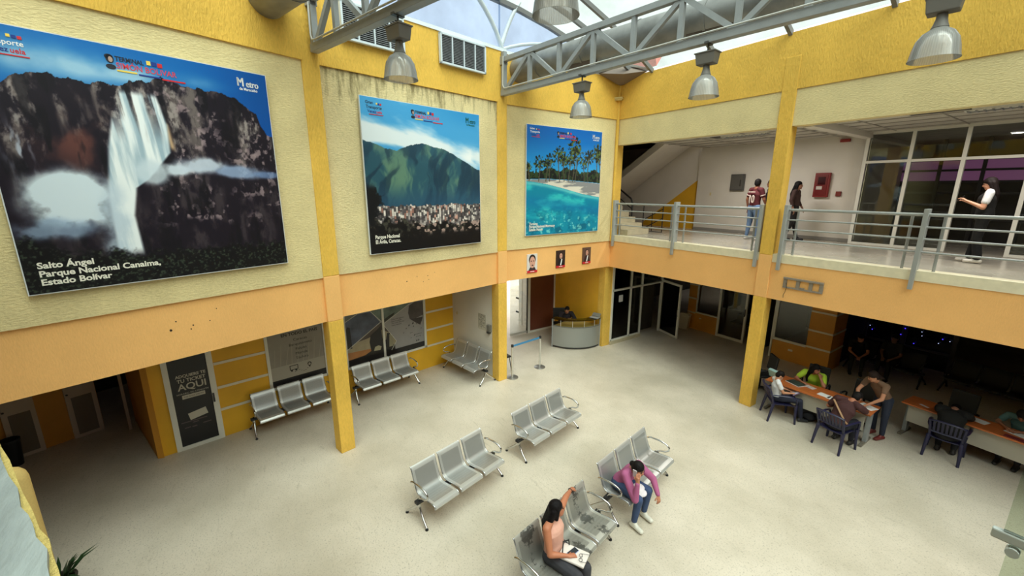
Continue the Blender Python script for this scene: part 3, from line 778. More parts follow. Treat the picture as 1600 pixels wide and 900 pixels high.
# ---------------------------------------------------------------- shop fronts under the back balcony
mb = MB().bx(.22, .56, 4.2, 4.4, 0, 2.9).bx(.56, 1.45, 4.2, 4.4, 0, .66)
structure('wall_back', mb, OCHRE, 'ochre shop wall under the first small window behind the bin', 'wall')
structure('trim_6', MB().bx(.22, .54, 4.18, 4.2, 1.14, 1.2).bx(.22, .54, 4.18, 4.2, .6, .66).bx(.22, .54, 4.18, 4.2, 1.66, 1.72), WHITE_TRIM, 'short white bands on the ochre shop wall', 'trim')
w6 = structure('window_6', MB().bx(.56, .61, 4.17, 4.23, .66, 2.85).bx(.56, 1.45, 4.17, 4.23, .64, .70), WHITE_ALU, 'shop window with dark glass behind the beige bin', 'window')
MB().bx(.61, 1.42, 4.195, 4.205, .7, 2.85).build('glass_pane', DARK_GLASS, w6)
d7 = structure('door_7', MB().bx(1.41, 1.49, 4.16, 4.24, 0, 2.85).bx(2.32, 2.39, 4.16, 4.24, 0, 2.85).bx(1.49, 2.32, 4.17, 4.23, 0, .09), WHITE_ALU, 'white framed dark glass shop door', 'door')
MB().bx(1.49, 2.32, 4.195, 4.205, .09, 2.85).build('glass_pane', DARK_GLASS, d7)
MB().bx(2.33, 2.36, 4.12, 4.16, .95, 1.2).build('door_handle', mat('dark_handle', (50, 46, 44), .4), d7)
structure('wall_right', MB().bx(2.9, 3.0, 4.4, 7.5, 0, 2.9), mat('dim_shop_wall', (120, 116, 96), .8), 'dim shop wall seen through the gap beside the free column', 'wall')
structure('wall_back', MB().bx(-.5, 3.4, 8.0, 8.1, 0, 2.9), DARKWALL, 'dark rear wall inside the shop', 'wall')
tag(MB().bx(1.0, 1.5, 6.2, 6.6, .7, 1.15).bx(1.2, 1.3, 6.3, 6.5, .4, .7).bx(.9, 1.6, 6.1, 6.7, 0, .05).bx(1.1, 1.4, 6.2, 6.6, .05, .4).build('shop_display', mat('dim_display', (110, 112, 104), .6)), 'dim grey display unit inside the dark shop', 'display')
mb = MB().bx(3.42, 4.97, 3.8, 3.98, 0, .60).bx(4.36, 4.97, 3.8, 3.98, .6, 2.9).bx(4.79, 4.97, 3.98, 4.72, 0, 2.9)
structure('wall_back', mb, OCHRE, 'ochre corner pier with white bands behind the desks', 'wall')
mb = MB()
for z in (.60, 1.11, 1.68): mb.bx(4.36, 4.985, 3.785, 3.8, z, z + .055); mb.bx(4.97, 4.985, 3.785, 4.72, z, z + .055)
structure('trim_7', mb, WHITE_TRIM, 'white bands around the ochre corner pier', 'trim')
w8 = structure('window_7', MB().bx(3.40, 3.45, 3.76, 3.84, 0, 2.85).bx(3.45, 3.5, 3.77, 3.83, .62, 2.85).bx(3.42, 4.36, 3.77, 3.83, .58, .65), WHITE_ALU, 'shop window beside the ochre corner pier', 'window')
MB().bx(3.5, 4.36, 3.795, 3.805, .65, 2.85).build('glass_pane', DARK_GLASS, w8)
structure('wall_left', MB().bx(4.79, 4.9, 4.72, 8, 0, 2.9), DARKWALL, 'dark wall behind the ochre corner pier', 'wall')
tag(MB().bx(3.92, 4.04, 3.785, 3.8, .33, .39).build('socket_plate', mat('socket_plastic', (220, 210, 180), .5)), 'small white socket plate low on the ochre wall', 'socket')
tag(MB().bx(.72, .80, 4.185, 4.2, .44, .48).build('socket_plate', mat('socket_plastic', (220, 210, 180), .5)), 'small white socket plate under the window behind the bin', 'socket')
# far dark windows with string lights
w9 = structure('window_8', MB().bx(4.9, 4.98, 6.6, 6.66, 0, 2.85).bx(5.8, 5.92, 6.6, 6.66, 0, 2.85).bx(6.9, 7.0, 6.6, 6.66, 0, 2.85).bx(4.9, 7, 6.6, 6.66, .5, .56), mat('dim_frame', (96, 90, 96), .5), 'far dark window with string lights behind the seated guards', 'window')
MB().bx(4.9, 7, 6.67, 6.68, 0, 2.85).build('glass_pane', mat('night_glass', (22, 20, 24), .2), w9)
# string lights in the far window
lamp_pts = []
for k in range(26):
    lamp_pts.append((4.98 + rng.random() * 1.9, 6.585, .62 + rng.random() * 1.6))
for i, (c_, lb) in enumerate((((190, 200, 255), 'string of tiny white lights in the far dark window'), ((70, 50, 255), 'string of tiny blue lights in the far dark window'))):
    pts = sorted(lamp_pts[i::2])
    r = thing('string_lights', lb, 'string lights', (5.9, 6.59, .6))
    MB().tube([(p[0], p[1] + .01, p[2]) for p in pts], .002, 4).build('wire', mat('light_wire', (20, 20, 22), .6), r, world=True)
    for p in pts:
        MB().ball(p, .009 if i == 0 else .014, 6).build('bulb', mat('tiny_light_%d' % i, c_, .5, emit=c_, estr=2.2 if i == 0 else 1.6), r, world=True)

# ---------------------------------------------------------------- numpy painting for the printed posters
def vnoise(x, y, seed=0):
    xi, yi = np.floor(x).astype(int), np.floor(y).astype(int); xf, yf = x - xi, y - yi
    def h(a, b):
        n = (a * 374761393 + b * 668265263 + seed * 1442695041) & 0xffffffff
        n = ((n ^ (n >> 13)) * 1274126177) & 0xffffffff
        return ((n ^ (n >> 16)) & 0xffff) / 65535.0
    u, v = xf * xf * (3 - 2 * xf), yf * yf * (3 - 2 * yf)
    return (h(xi, yi) * (1 - u) + h(xi + 1, yi) * u) * (1 - v) + (h(xi, yi + 1) * (1 - u) + h(xi + 1, yi + 1) * u) * v
def fbm(x, y, o=5, seed=0, g=.5):
    s, a, t = 0, 1, 0
    for k in range(o): s = s + a * vnoise(x * 2 ** k, y * 2 ** k, seed + k * 17); t += a; a *= g
    return np.clip((s / t - .5) * 2.0 + .5, 0, 1)
def ss(a, b, x):
    t = np.clip((x - a) / (b - a), 0, 1); return t * t * (3 - 2 * t)
def mixc(a, b, t): return a + (b - a) * t[..., None]
def K(r, g, b): return np.array([r, g, b], float)

def paint_waterfall(u, v):
    z0 = 0 * u[..., None]
    sky = mixc(K(14, 104, 184) + z0, K(0, 78, 160), ss(.55, 1, u))
    cl = np.exp(-((u - .22) / .2) ** 2 - ((v - .90) / .06) ** 2) * 1.1 + np.exp(-((u - .47) / .1) ** 2 - ((v - .90) / .035) ** 2) + .5 * np.exp(-((u - .68) / .1) ** 2 - ((v - .91) / .03) ** 2)
    sky = mixc(sky, K(168, 206, 230), np.clip(cl * (.35 + 1.1 * fbm(u * 5 + 2, v * 7, 5, 9)) * .75, 0, .9))
    skyl = np.interp(u, [0, .05, .07, .107, .173, .24, .312, .401, .436, .5, .549, .641, .742, .81, .851, .9, .932, .947, .97, 1],
                        [.80, .79, .805, .84, .854, .844, .843, .85, .874, .88, .903, .885, .874, .876, .862, .82, .796, .735, .705, .69])
    edge = skyl + .016 * (fbm(u * 40, v * 0 + 3, 3, 5) - .5)
    hi = ss(.40, .72, v)
    tx = fbm(u * 24 + .6 * fbm(u * 9, v * 9, 3, 2), v * 11, 6, 21, .62)
    fine = fbm(u * 80, v * 44, 4, 23, .6)
    cols = fbm(u * 17, v * 2.0, 4, 25)
    rock = mixc(K(24, 18, 30) + z0, K(92, 82, 82), ss(.35, .85, tx) * (.45 + .55 * hi) * ss(.15, .55, cols))
    rock = mixc(rock, K(150, 140, 138), ss(.50, .85, .6 * tx + .5 * fine) * hi * ss(.35, .7, cols) * (1 - .7 * ss(.58, .62, u) * (1 - ss(.70, .74, u))))
    rock = mixc(rock, K(104, 62, 56), ss(.3, .8, fbm(u * 9, v * 7, 5, 31)) * np.exp(-((u - .23) / .11) ** 2 - ((v - .60) / .12) ** 2) * .9)
    rock = mixc(rock, K(160, 140, 144), ss(.60, .9, fbm(u * 46, v * 36, 4, 41)) * ss(.38, .75, fbm(u * 7 + 2, v * 6, 3, 43)) * ss(.15, .3, v) * ss(.42, .5, u) * .8)
    rock = mixc(rock, K(166, 172, 188), ss(.45, .9, fbm(u * 70, v * 16, 3, 51)) * np.exp(-((u - .07) / .035) ** 2 - ((v - .55) / .09) ** 2))
    rock = mixc(rock, K(12, 10, 18), ss(.55, .9, fbm(u * 26, v * 6, 4, 61)) * .7)
    rock = mixc(rock, K(190, 158, 124), np.exp(-((u - .545 + (v - .65) * .1) / .009) ** 2) * ss(.58, .61, v) * (1 - ss(.70, .72, v)))
    c = np.where((v > edge)[..., None], sky, rock)
    lft = np.interp(v, [.1, .17, .38, .59, .7, .83], [.285, .283, .287, .318, .345, .387]); rgt = np.interp(v, [.1, .13, .3, .42, .46, .58, .7, .825], [.385, .383, .375, .40, .45, .545, .55, .527])
    inside = ss(0, .016, u - lft) * ss(0, .014, rgt - u) * (1 - ss(.81, .84, v)) * ss(.10, .16, v)
    gap = ss(.60, .78, v) * .9
    fl = np.clip(1.0 - gap * ss(.50, .72, fbm(u * 44 + v * 4, v * 2.0, 4, 71)), .12, 1)
    water = mixc(K(158, 182, 198) + z0, K(238, 244, 248), ss(.25, .7, fbm(u * 40 + v * 3, v * 3, 5, 73) * .7 + .3 * np.exp(-((u - .34) / .06) ** 2)))
    c = mixc(c, water, inside * fl)
    def puff(cx, cy, rx, ry, sd, col, k=1.0):
        nonlocal c
        d = ((u - cx) / rx) ** 2 + ((v - cy) / ry) ** 2
        t = np.exp(-d * 1.0) * (.25 + 1.35 * fbm(u * 9 + sd, v * 9, 6, sd))
        c = mixc(c, K(*col), np.clip(ss(.12, .75, t) * k, 0, 1))
    puff(.19, .36, .13, .115, 3, (212, 226, 238), 1.25); puff(.11, .255, .12, .045, 5, (150, 174, 204), .75); puff(.30, .28, .055, .16, 8, (186, 204, 222), .75)
    puff(.55, .505, .11, .03, 7, (206, 218, 232), .95); puff(.67, .53, .12, .036, 9, (200, 212, 230), .9); puff(.82, .502, .13, .032, 11, (150, 172, 208), .85); puff(.93, .49, .07, .02, 13, (112, 142, 192), .7); puff(.45, .49, .06, .05, 15, (206, 220, 232), .8)
    tl = np.interp(u, [0, .08, .16, .28, .38, .56, 1], [.235, .19, .145, .15, .125, .125, .12]) + .035 * (fbm(u * 60, v * 60, 3, 81) - .5)
    tree = mixc(K(12, 11, 15) + z0, K(56, 66, 54), ss(.60, .95, fbm(u * 120, v * 120, 3, 83)) * .9)
    return mixc(c, tree, 1 - ss(-.02, .02, v - tl))

def paint_mountain(u, v):
    z0 = 0 * u[..., None]
    sky = mixc(K(70, 160, 218) + z0, K(225, 235, 242), ss(.35, .75, fbm(u * 2.2 + v * 3, v * 5, 6, 101) * .75 + .4 * np.exp(-((v - .80 + .12 * u) / .06) ** 2)))
    sky = mixc(sky, K(40, 140, 208), ss(.85, 1, v) * ss(.4, 1, u) * .8)
    sky = mixc(sky, K(238, 242, 246), np.exp(-((u - .9) / .12) ** 2 - ((v - .67) / .07) ** 2) * ss(.25, .6, fbm(u * 9, v * 9, 5, 103)))
    ml = np.interp(u, [0, .01, .08, .16, .246, .3, .36, .445, .53, .635, .73, .816, .88, .933, .97, 1], [.74, .735, .72, .694, .687, .71, .729, .748, .735, .721, .69, .653, .625, .6, .588, .583]) + .005 * (fbm(u * 40, 0 * v, 3, 105) - .5)
    wob = .10 * (fbm(u * 5, v * 5, 4, 106) - .5)
    r = fbm((u + wob) * 11 + v * 4.2, v * 3.0, 5, 107); r2 = fbm((u + wob) * 24 - v * 9, v * 7, 5, 108)
    mt = mixc(K(40, 82, 98) + z0, K(96, 132, 112), ss(.36, .85, .65 * r + .4 * r2) * ss(.30, .5, v))
    mt = mixc(mt, K(20, 46, 66), ss(.45, .85, fbm((u - wob) * 13 - v * 5, v * 4, 5, 109)) * .7)
    mt = mixc(mt, K(44, 84, 116), (1 - ss(.32, .50, v)) * .5)
    mt = mixc(mt, K(58, 98, 122), ss(.55, .75, v) * .22)
    c = np.where((v > ml)[..., None], sky, mt)
    ct = .318 + .02 * (vnoise(u * 60, 0 * v, 5) - .5)
    bx = u * 62; fl_ = np.floor(bx); hgt = vnoise(fl_ * 1.7, 0 * v + 2.5, 4)
    by = v * 34 + hgt * 3; cell = vnoise(fl_ * 7.3, np.floor(by) * 5.1, 7)
    city = mixc(K(92, 84, 86) + z0, K(236, 226, 218), ss(.3, .8, cell))
    city = mixc(city, K(196, 128, 108), (vnoise(fl_ * 3.1, np.floor(by * .7) * 2.7, 11) > .70) * .65)
    city = mixc(city, K(44, 42, 46), ss(.55, .62, vnoise(fl_ * 9.1, np.floor(by * 1.6) * 3.3, 15)) * .8)
    city = mixc(city, K(60, 58, 62), ((np.abs((by * 3) % 1 - .5) > .34) * .25))
    city = mixc(city, K(40, 38, 44), (np.abs((bx % 1) - .5) > .42) * .6)
    c = mixc(c, city, ((v < ct) & (v > .13)).astype(float))
    low = np.interp(u, [0, .08, .16, .33, .67, 1], [.26, .225, .225, .20, .18, .165]) + .05 * (fbm(u * 22, v * 22, 3, 113) - .5)
    dark = mixc(K(16, 15, 18) + z0, K(66, 64, 56), ss(.5, .95, fbm(u * 40, v * 50, 4, 115)) * ss(.06, .16, v))
    dark = mixc(dark, K(186, 158, 148), (fbm(u * 26, v * 46, 2, 117) > .80) * ss(.09, .13, v) * ss(.3, .4, u) * .9)
    c = mixc(c, dark, 1 - ss(-.006, .006, v - low))
    tr = ss(.4, .6, fbm(u * 30, v * 30, 4, 119) * .6 + .6 * (1 - ss(.02, .13, u + .10 * np.abs(v - .35) * 3)) + .1)
    c = mixc(c, K(16, 18, 22), tr * ss(.18, .22, v) * (1 - ss(.44, .50, v + .02)) * (1 - ss(.08, .15, u)))
    return c

def paint_beach(u, v):
    sky = mixc(K(30, 150, 222) + 0 * u[..., None], K(0, 100, 190), ss(.6, 1, v))
    sky = mixc(sky, K(120, 196, 232), (1 - ss(.52, .68, v)) * .5)
    sh = np.interp(u, [0, .1, .25, .49, .75, 1.0], [.505, .497, .48, .437, .385, .352])
    st = np.interp(u, [0, .2, .5, 1.0], [.517, .525, .52, .49])
    sea = mixc(K(0, 136, 170) + 0 * u[..., None], K(60, 204, 206), ss(.30, .95, fbm(u * 6 + v * 2, v * 16, 5, 131)) * ss(.0, .3, v) * .9)
    sea = mixc(sea, K(0, 100, 130), ss(.42, .9, fbm(u * 14, v * 20, 5, 133)) * (1 - ss(.05, .36, v)) * .85)
    sea = mixc(sea, K(170, 236, 226), ss(.70, .95, fbm(u * 30, v * 42, 4, 135)) * (1 - ss(.1, .30, v)) * .6)
    sea = mixc(sea, K(0, 116, 172), np.exp(-((v - .33 + .12 * u) / .05) ** 2) * .6)
    sea = mixc(sea, K(150, 226, 222), np.exp(-((v - sh + .015) / .018) ** 2) * .6)
    sand = mixc(K(226, 218, 204) + 0 * u[..., None], K(120, 122, 128), ss(.5, .7, fbm(u * 5 + 3, v * 34, 4, 137)) * .8)
    c = np.where((v > st)[..., None], sky, np.where((v > sh)[..., None], sand, sea))
    wood = np.interp(u, [0, .05, .12, .2, .35, .5, .7, .85, 1], [.60, .585, .60, .62, .62, .63, .61, .62, .62]) + .05 * (fbm(u * 26, v * 26, 4, 139) - .5)
    wd = mixc(K(8, 16, 14) + 0 * u[..., None], K(44, 66, 34), ss(.52, .7, fbm(u * 44, v * 44, 3, 141)))
    c = mixc(c, wd, ((v < wood) & (v > st + .004)).astype(float))
    for i, (x, y, s) in enumerate(((.02, .63, .05), (.15, .665, .075), (.25, .66, .06), (.295, .69, .075), (.41, .745, .09), (.47, .70, .07), (.61, .84, .10), (.64, .74, .11), (.55, .70, .07), (.82, .735, .085), (.95, .78, .10), (.99, .74, .09), (.75, .67, .06))):
        a = np.arctan2(v - y, u - x); rr = np.hypot(u - x, (v - y) * 1.05)
        fr = np.abs(np.cos(a * 5.5 + i)) ** .5; droop = .62 + .38 * np.sin(a)
        t = (rr < s * (.35 + .65 * fr) * (.75 + .35 * droop)).astype(float) * ss(.3, .45, fbm(u * 60, v * 60, 2, 150 + i) + .12)
        c = mixc(c, mixc(K(12, 26, 16) + 0 * u[..., None], K(86, 104, 48), ss(.5, .7, fbm(u * 50, v * 50, 2, 170 + i))), t)
        tx_ = x + .012 * np.sin((y - v) * 14 + i)
        tk = ((np.abs(u - tx_) < .0065) & (v < y) & (v > np.interp(x, [0, 1], [.5, .5]))).astype(float)
        c = mixc(c, K(92, 84, 66), tk * .8)
    return c

POSTM = bpy.data.materials.new('poster_print'); POSTM.use_nodes = True
_b = POSTM.node_tree.nodes['Principled BSDF']; _b.inputs['Roughness'].default_value = .4; _b.inputs['Specular IOR Level'].default_value = .35
_a = POSTM.node_tree.nodes.new('ShaderNodeVertexColor'); _a.layer_name = 'print'
POSTM.node_tree.links.new(_a.outputs[0], _b.inputs['Base Color'])

def painted_sheet(name, fn, W, H, n, parent, M, m_=None):
    """n x n grid sheet in the plane of M carrying a printed picture as colour attribute"""
    N = n + 1
    uu, vv = np.meshgrid(np.linspace(0, 1, N), np.linspace(0, 1, N))
    rgb = np.clip(fn(uu, vv), 0, 255) / 255
    li_ = np.where(rgb <= .04045, rgb / 12.92, ((rgb + .055) / 1.055) ** 2.4)
    co = np.stack([uu.ravel() * W, vv.ravel() * H, 0 * uu.ravel()], 1)
    R3 = np.array(M.to_3x3()); co = co @ R3.T + np.array(M.translation)
    i = np.arange(n)[:, None] * N + np.arange(n)[None, :]
    q = np.stack([i, i + 1, i + N + 1, i + N], -1).reshape(-1, 4)
    me = bpy.data.meshes.new(name)
    me.vertices.add(N * N); me.vertices.foreach_set('co', co.ravel())
    me.loops.add(len(q) * 4); me.loops.foreach_set('vertex_index', q.ravel())
    me.polygons.add(len(q)); me.polygons.foreach_set('loop_start', np.arange(len(q)) * 4)
    me.update(calc_edges=True)
    at = me.color_attributes.new('print', 'FLOAT_COLOR', 'POINT')
    at.data.foreach_set('color', np.concatenate([li_.reshape(-1, 3), np.ones((N * N, 1))], 1).ravel())
    me.materials.append(m_ or POSTM)
    o = bpy.data.objects.new(name, me); C.objects.link(o); o.parent = parent
    return o

P_WHITE = mat('print_white', (240, 242, 244), .45); P_BLUE = mat('print_blue', (26, 56, 140), .45); P_RED = mat('print_red', (206, 40, 48), .45)
P_YEL = mat('print_yellow', (244, 210, 90), .45); P_GREEN = mat('print_green', (14, 100, 84), .45); P_DARK = mat('print_dark', (30, 34, 48), .45); P_PINK = mat('print_pink', (214, 66, 84), .45)
def big_poster(label, A, B, z0, z1, fn, n, lines, metro_m, gran_m, nrm):
    A = Vector((*A, 0)); B = Vector((*B, 0)); t = (B - A).normalized(); W = (B - A).length; H = z1 - z0
    root = thing('wall_poster', label, 'poster', (A.x, A.y, z0), math.atan2(t.y, t.x), 'framed landscape posters on the left wall')
    M = Matrix(((1, 0, 0, 0), (0, 0, -1, 0), (0, 1, 0, 0), (0, 0, 0, 1)))   # text plane -> local x, z ; out = -y
    MB().bx(0, W, -.022, .02, 0, H).build('frame', mat('poster_edge', (214, 218, 222), .4), root)
    painted_sheet('print', fn, W - .02, H - .02, n, root, Matrix.Translation((.01, -.024, .01)) @ M)
    def T(name, items, m_):
        obs = [text_mesh('t', s, sz, m_, root, Matrix.Translation((u * W, -.027, v * H)) @ M, al, sx=sx, bold=bd) for s, u, v, sz, al, sx, bd in items]
        return join_mesh(name, obs, m_, root)
    T('caption', [(s, .042, v, .098, 'LEFT', sx, .003) for s, v, sx in lines], CREAMTXT)
    T('logo_metro', [('M', .856, .925, .165, 'LEFT', .72, .0), ('M', .8575, .925, .165, 'LEFT', .72, .0), ('M', .859, .925, .165, 'LEFT', .72, .0), ('etro', .8975, .925, .130, 'LEFT', .72, .0), ('etro', .899, .925, .130, 'LEFT', .72, .0), ('etro', .9005, .925, .130, 'LEFT', .72, .0), ('de Maracaibo', .866, .907, .055, 'LEFT', .80, .001)], metro_m)
    T('logo_terminal', [('TERMINAL', .405, .941, .070, 'LEFT', .80, .002)], P_DARK)
    T('logo_terminal_name', [('SIMÓN BOLIVAR', .405, .912, .092, 'LEFT', .86, .001)], P_PINK)
    T('logo_gran', [('Gran', .038, .957, .075, 'LEFT', 1.0, .001), ('Transporte', .042, .930, .074, 'LEFT', .92, .001)], gran_m)
    T('logo_venezuela', [('Venez', .05, .905, .072, 'LEFT', .95, .001)], P_BLUE)
    T('logo_venezuela_end', [('uela', .113, .9045, .072, 'LEFT', .95, .001)], P_RED)
    def boxes(name, L, m_):
        for u0, u1, v0, v1 in L: MB().bx(u0 * W, u1 * W, -.029, -.023, v0 * H, v1 * H).build(name, m_, root)
    boxes('logo_yellow', [(.508, .522, .945, .962), (.405, .47, .900, .906), (.112, .122, .957, .967)], P_YEL)
    boxes('logo_blue', [(.525, .542, .944, .961), (.475, .55, .896, .902), (.125, .136, .955, .966)], P_BLUE)
    boxes('logo_red', [(.545, .562, .942, .959), (.555, .64, .892, .898), (.139, .15, .954, .965), (.06, .16, .893, .897)], P_RED)
    # small dark bust emblem beside the terminal lettering (plain head and shoulders)
    mb = MB()
    for cx, cy, rx, rz in ((.388, .944, .013, .016), (.386, .952, .014, .010), (.388, .914, .016, .010)):
        P = [(cx * W + rx * W * math.cos(2 * PI * k / 14), cy * H + rz * H * math.sin(2 * PI * k / 14)) for k in range(14)]
        mb.slab([(x, -.023, z) for x, z in P], (0, -.005, 0))
    mb.build('logo_bust', P_DARK, root)
    mb = MB(); P = [(.390 * W + .007 * W * math.cos(2 * PI * k / 12), .942 * H + .011 * H * math.sin(2 * PI * k / 12)) for k in range(12)]
    mb.slab([(x, -.0275, z) for x, z in P], (0, -.003, 0)); mb.build('logo_face', mat('print_skin', (176, 150, 140), .5), root)
    return root
big_poster('largest poster, white waterfall over a dark cliff', (2.19 + .02, -11.88), (1.325 + .02, -9.17), 3.92, 6.755, paint_waterfall, 420,
           [('Salto Ángel', .104, 1.05), ('Parque Nacional Canaima,', .070, 1.05), ('Estado Bolívar', .036, 1.05)], P_WHITE, P_WHITE, None)
big_poster('middle poster, green mountain above a city', (.87 + .03, -7.7), (.31 + .03, -4.92), 3.87, 6.74, paint_mountain, 300,
           [('Parque Nacional', .103, .82), ('El Ávila, Caracas.', .070, .82)], P_GREEN, P_DARK, None)
big_poster('right poster nearest the corner, palm beach and turquoise sea', (.05, -3.38), (.04, -.68), 3.9, 6.72, paint_beach, 260,
           [('Tucacas', .100, .9), ('Parque Nacional Morrocoy', .074, .82), ('Estado Falcón', .045, .85)], P_WHITE, P_WHITE, None)

# three small portraits on the orange beam (plain generic faces)
def portrait(label, y0, y1, z0, z1, bgc, hair, shirt, sash):
    W, H = y1 - y0, z1 - z0
    root = thing('portrait_sign', label, 'portrait', (-.02, y0, z0), PI / 2, 'small portraits on the orange beam')
    MB().bx(0, W, -.03, .0, 0, H).build('board', mat('portrait_board_%d' % bgc[0], bgc, .4), root)
    def ell(mb, cx, cz, rx, rz, o): mb.slab([(W * (cx + rx * math.cos(2 * PI * k / 18)), o, H * (cz + rz * math.sin(2 * PI * k / 18))) for k in range(18)], (0, -.003, 0)); return mb
    ell(MB(), .5, .70 if not sash else .72, *((.33, .28) if not sash else (.2, .18)), -.03).build('hair', mat('portrait_hair', hair, .5), root)
    f_ = (.5, .56, .27, .31) if not sash else (.5, .68, .16, .16)
    mb = MB(); mb.slab([(W * .12, -.033, H * .12), (W * .88, -.033, H * .12), (W * .72, -.033, H * (.3 if not sash else .48)), (W * .28, -.033, H * (.3 if not sash else .48))], (0, -.003, 0)); mb.build('shirt', mat('portrait_shirt_%d' % shirt[0], shirt, .5), root)
    ell(MB(), *f_, -.036).build('face', mat('portrait_skin', (214, 160, 140) if not sash else (178, 120, 98), .5), root)
    if sash:
        MB().slab([(W * .42, -.037, H * .14), (W * .54, -.037, H * .14), (W * .66, -.037, H * .5), (W * .55, -.037, H * .5)], (0, -.003, 0)).build('shirt_front', P_WHITE, root)
    mb = MB()
    for sx_ in (-1, 1): ell(mb, f_[0] + sx_ * f_[2] * .42, f_[1] + f_[3] * .22, f_[2] * .2, f_[3] * .09, -.0395)
    ell(mb, f_[0], f_[1] - f_[3] * .5, f_[2] * .3, f_[3] * .09, -.0395); mb.build('features', mat('portrait_line', (58, 30, 32), .5), root)
    MB().bx(0, W, -.036, -.03, 0, H * .13).build('red_strip', P_RED, root)
    MB().bx(W * .3, W * .7, -.0385, -.036, H * .05, H * .08).build('strip_print', P_WHITE, root)
    return root
portrait('portrait of a dark-haired face on white, first from the column', -3.27, -2.92, 2.87, 3.39, (222, 216, 214), (40, 30, 32), (60, 46, 50), False)
portrait('portrait of a figure in black jacket and white shirt, middle of three', -2.23, -1.90, 2.91, 3.41, (54, 38, 36), (30, 24, 26), (22, 20, 26), True)
portrait('brownish portrait in dark suit nearest the corner', -1.2, -.87, 2.93, 3.42, (98, 72, 62), (52, 40, 38), (58, 34, 36), True)
# ---------------------------------------------------------------- skylight roof
POLY = roof_mat('milky_polycarbonate', (238, 246, 242), .93, .05)
BLUEPC = roof_mat('blue_polycarbonate', (222, 234, 245), .95, .06)
RAFT = mat('roof_steel', (112, 112, 112), .5)
RIBM = mat('pale_roof_steel', (206, 216, 224), .4)
def roofz(x, t):
    k = float(np.interp(x, [0, .55, 1.1, 2.9], [.42, .50, .56, .58]))
    return 8.24 + k * t * (1 - t / 11.5)
XS = [0.0, .55, 1.12, 2.86, 4.48, 6.1, 7.7, 9.3, 10.9, 12.5, 14.1, 16.6]
TS = np.linspace(0, 13.4, 16)
rf = MB()
for a, c in zip(XS[:-1], XS[1:]):
    rf.strip([(a, -t, roofz(a, t)) for t in TS], [(c, -t, roofz(c, t)) for t in TS], (0, 0, .012))
structure('roof', rf, POLY, 'milky white skylight sheets over the hall', 'skylight')
raf = MB()
for i, x in enumerate(XS):
    P = [(x, -t, roofz(x, t) - .05) for t in TS]
    w_ = .11 if i == 0 else .07
    for p, q in zip(P[:-1], P[1:]): raf.bar(p, q, w_, .10)
structure('trim_8', raf, RAFT, 'steel rafters carrying the skylight sheets', 'rafters')
# blue upright sheets above the left wall, with white ribs
bl = MB()
off = [(-.06, -.25)]
P3t = [(.0, 0), (.0, -4.15)]; P2t = [(.06, -4.15), (.98, -8.5)]; P1t = [(1.02, -8.4), (2.95, -14.3)]
bl.slab([(0, -.02, 8.25), (0, -4.15, 8.25), (0, -4.15, roofz(0, 4.15)), (0, -2, roofz(0, 2))], (-.012, 0, 0))
for (a, c), zt in ((P2t, 10.4), (P1t, 10.4)):
    bl.slab([(*a, 8.25), (*c, 8.25), (*c, zt), (*a, zt)], (-.012, 0, 0))
structure('window_9', bl, BLUEPC, 'pale blue translucent sheets rising above the left wall', 'skylight')
rb = MB()
arch3 = [(.02, -4.15 + 4.15 * s, 8.27 + 1.35 * s * (1 - s) * (1 + .3 * (1 - s))) for s in np.linspace(0, 1, 14)]
rb.tube(arch3, .04, 8)
d2 = Vector((P2t[1][0] - P2t[0][0], P2t[1][1] - P2t[0][1], 0))
arch2 = [Vector((.1, -4.15, 8.27)) + d2 * s + Vector((.03, 0, 1.38 * (1 - (2 * s - 1) ** 2) ** .8)) for s in np.linspace(0, 1, 26)]
rb.tube(arch2, .05, 8)
rb.tube([(.05 * (1 - s), -4.15 + .58 * s, 8.27 + 1.12 * s + .10 * math.sin(PI * s)) for s in np.linspace(0, 1, 8)], .048, 8)
structure('trim_9', rb, RIBM, 'curved white ribs springing from the column top under the blue sheets', 'ribs', smooth=60)
structure('roof', MB().slab([(-9, 3, 9.6), (-1.2, 3, 9.6), (-1.2, 4.4, 11.4), (-6.4, 4.4, 11.75)], (0, .1, -.3)), mat('red_roof_tiles', (214, 120, 104), .8, var=.15, vscale=3, stretch=(1, 4, 1)), 'red tiled roof of the building outside, seen through the skylight', 'roof')
# box gutter in the corner
gb = MB()
gb.add([(.06, -.04, 8.22), (1.0, -.04, 8.22), (.55, -.5, 8.17), (.06, -.95, 8.22), (.28, -.3, 8.5), (.07, -.06, 8.02), (.22, -.06, 8.02), (.12, -.25, 8.02)],
       [(0, 1, 4), (1, 2, 4), (2, 3, 4), (3, 0, 4), (0, 3, 7, 5), (1, 0, 5, 6), (2, 1, 6, 7), (3, 2, 7), (5, 7, 6)])
gb.bar((.36, -.42, 8.12), (.3, -.33, 8.52), .06, .06)
gb.bar((.08, -1.0, 8.24), (.3, -.32, 8.52), .05, .06); gb.bar((1.05, -.05, 8.24), (.3, -.32, 8.52), .05, .06)
tag(gb.build('rain_gutter_box', mat('brown_grey_sheet', (118, 104, 94), .6)), 'brown-grey box gutter in the top corner over the drain pipe', 'gutter')
br = thing('wall_bracket', 'small cream bracket with a dangling cable in the upper wall corner', 'bracket', (.06, -.08, 7.6))
MB().box((0, -.03, .07), (.30, .22, .045), .5).box((0, -.03, .03), (.26, .18, .03), .5).build('shelf', mat('bracket_cream', (206, 184, 120), .6), br)
MB().tube([(-.12, -.10, .1), (-.15, -.12, .22), (-.17, -.12, .40), (-.2, -.12, .56)], .016, 6).build('cable', mat('black_cable', (36, 32, 30), .5), br)

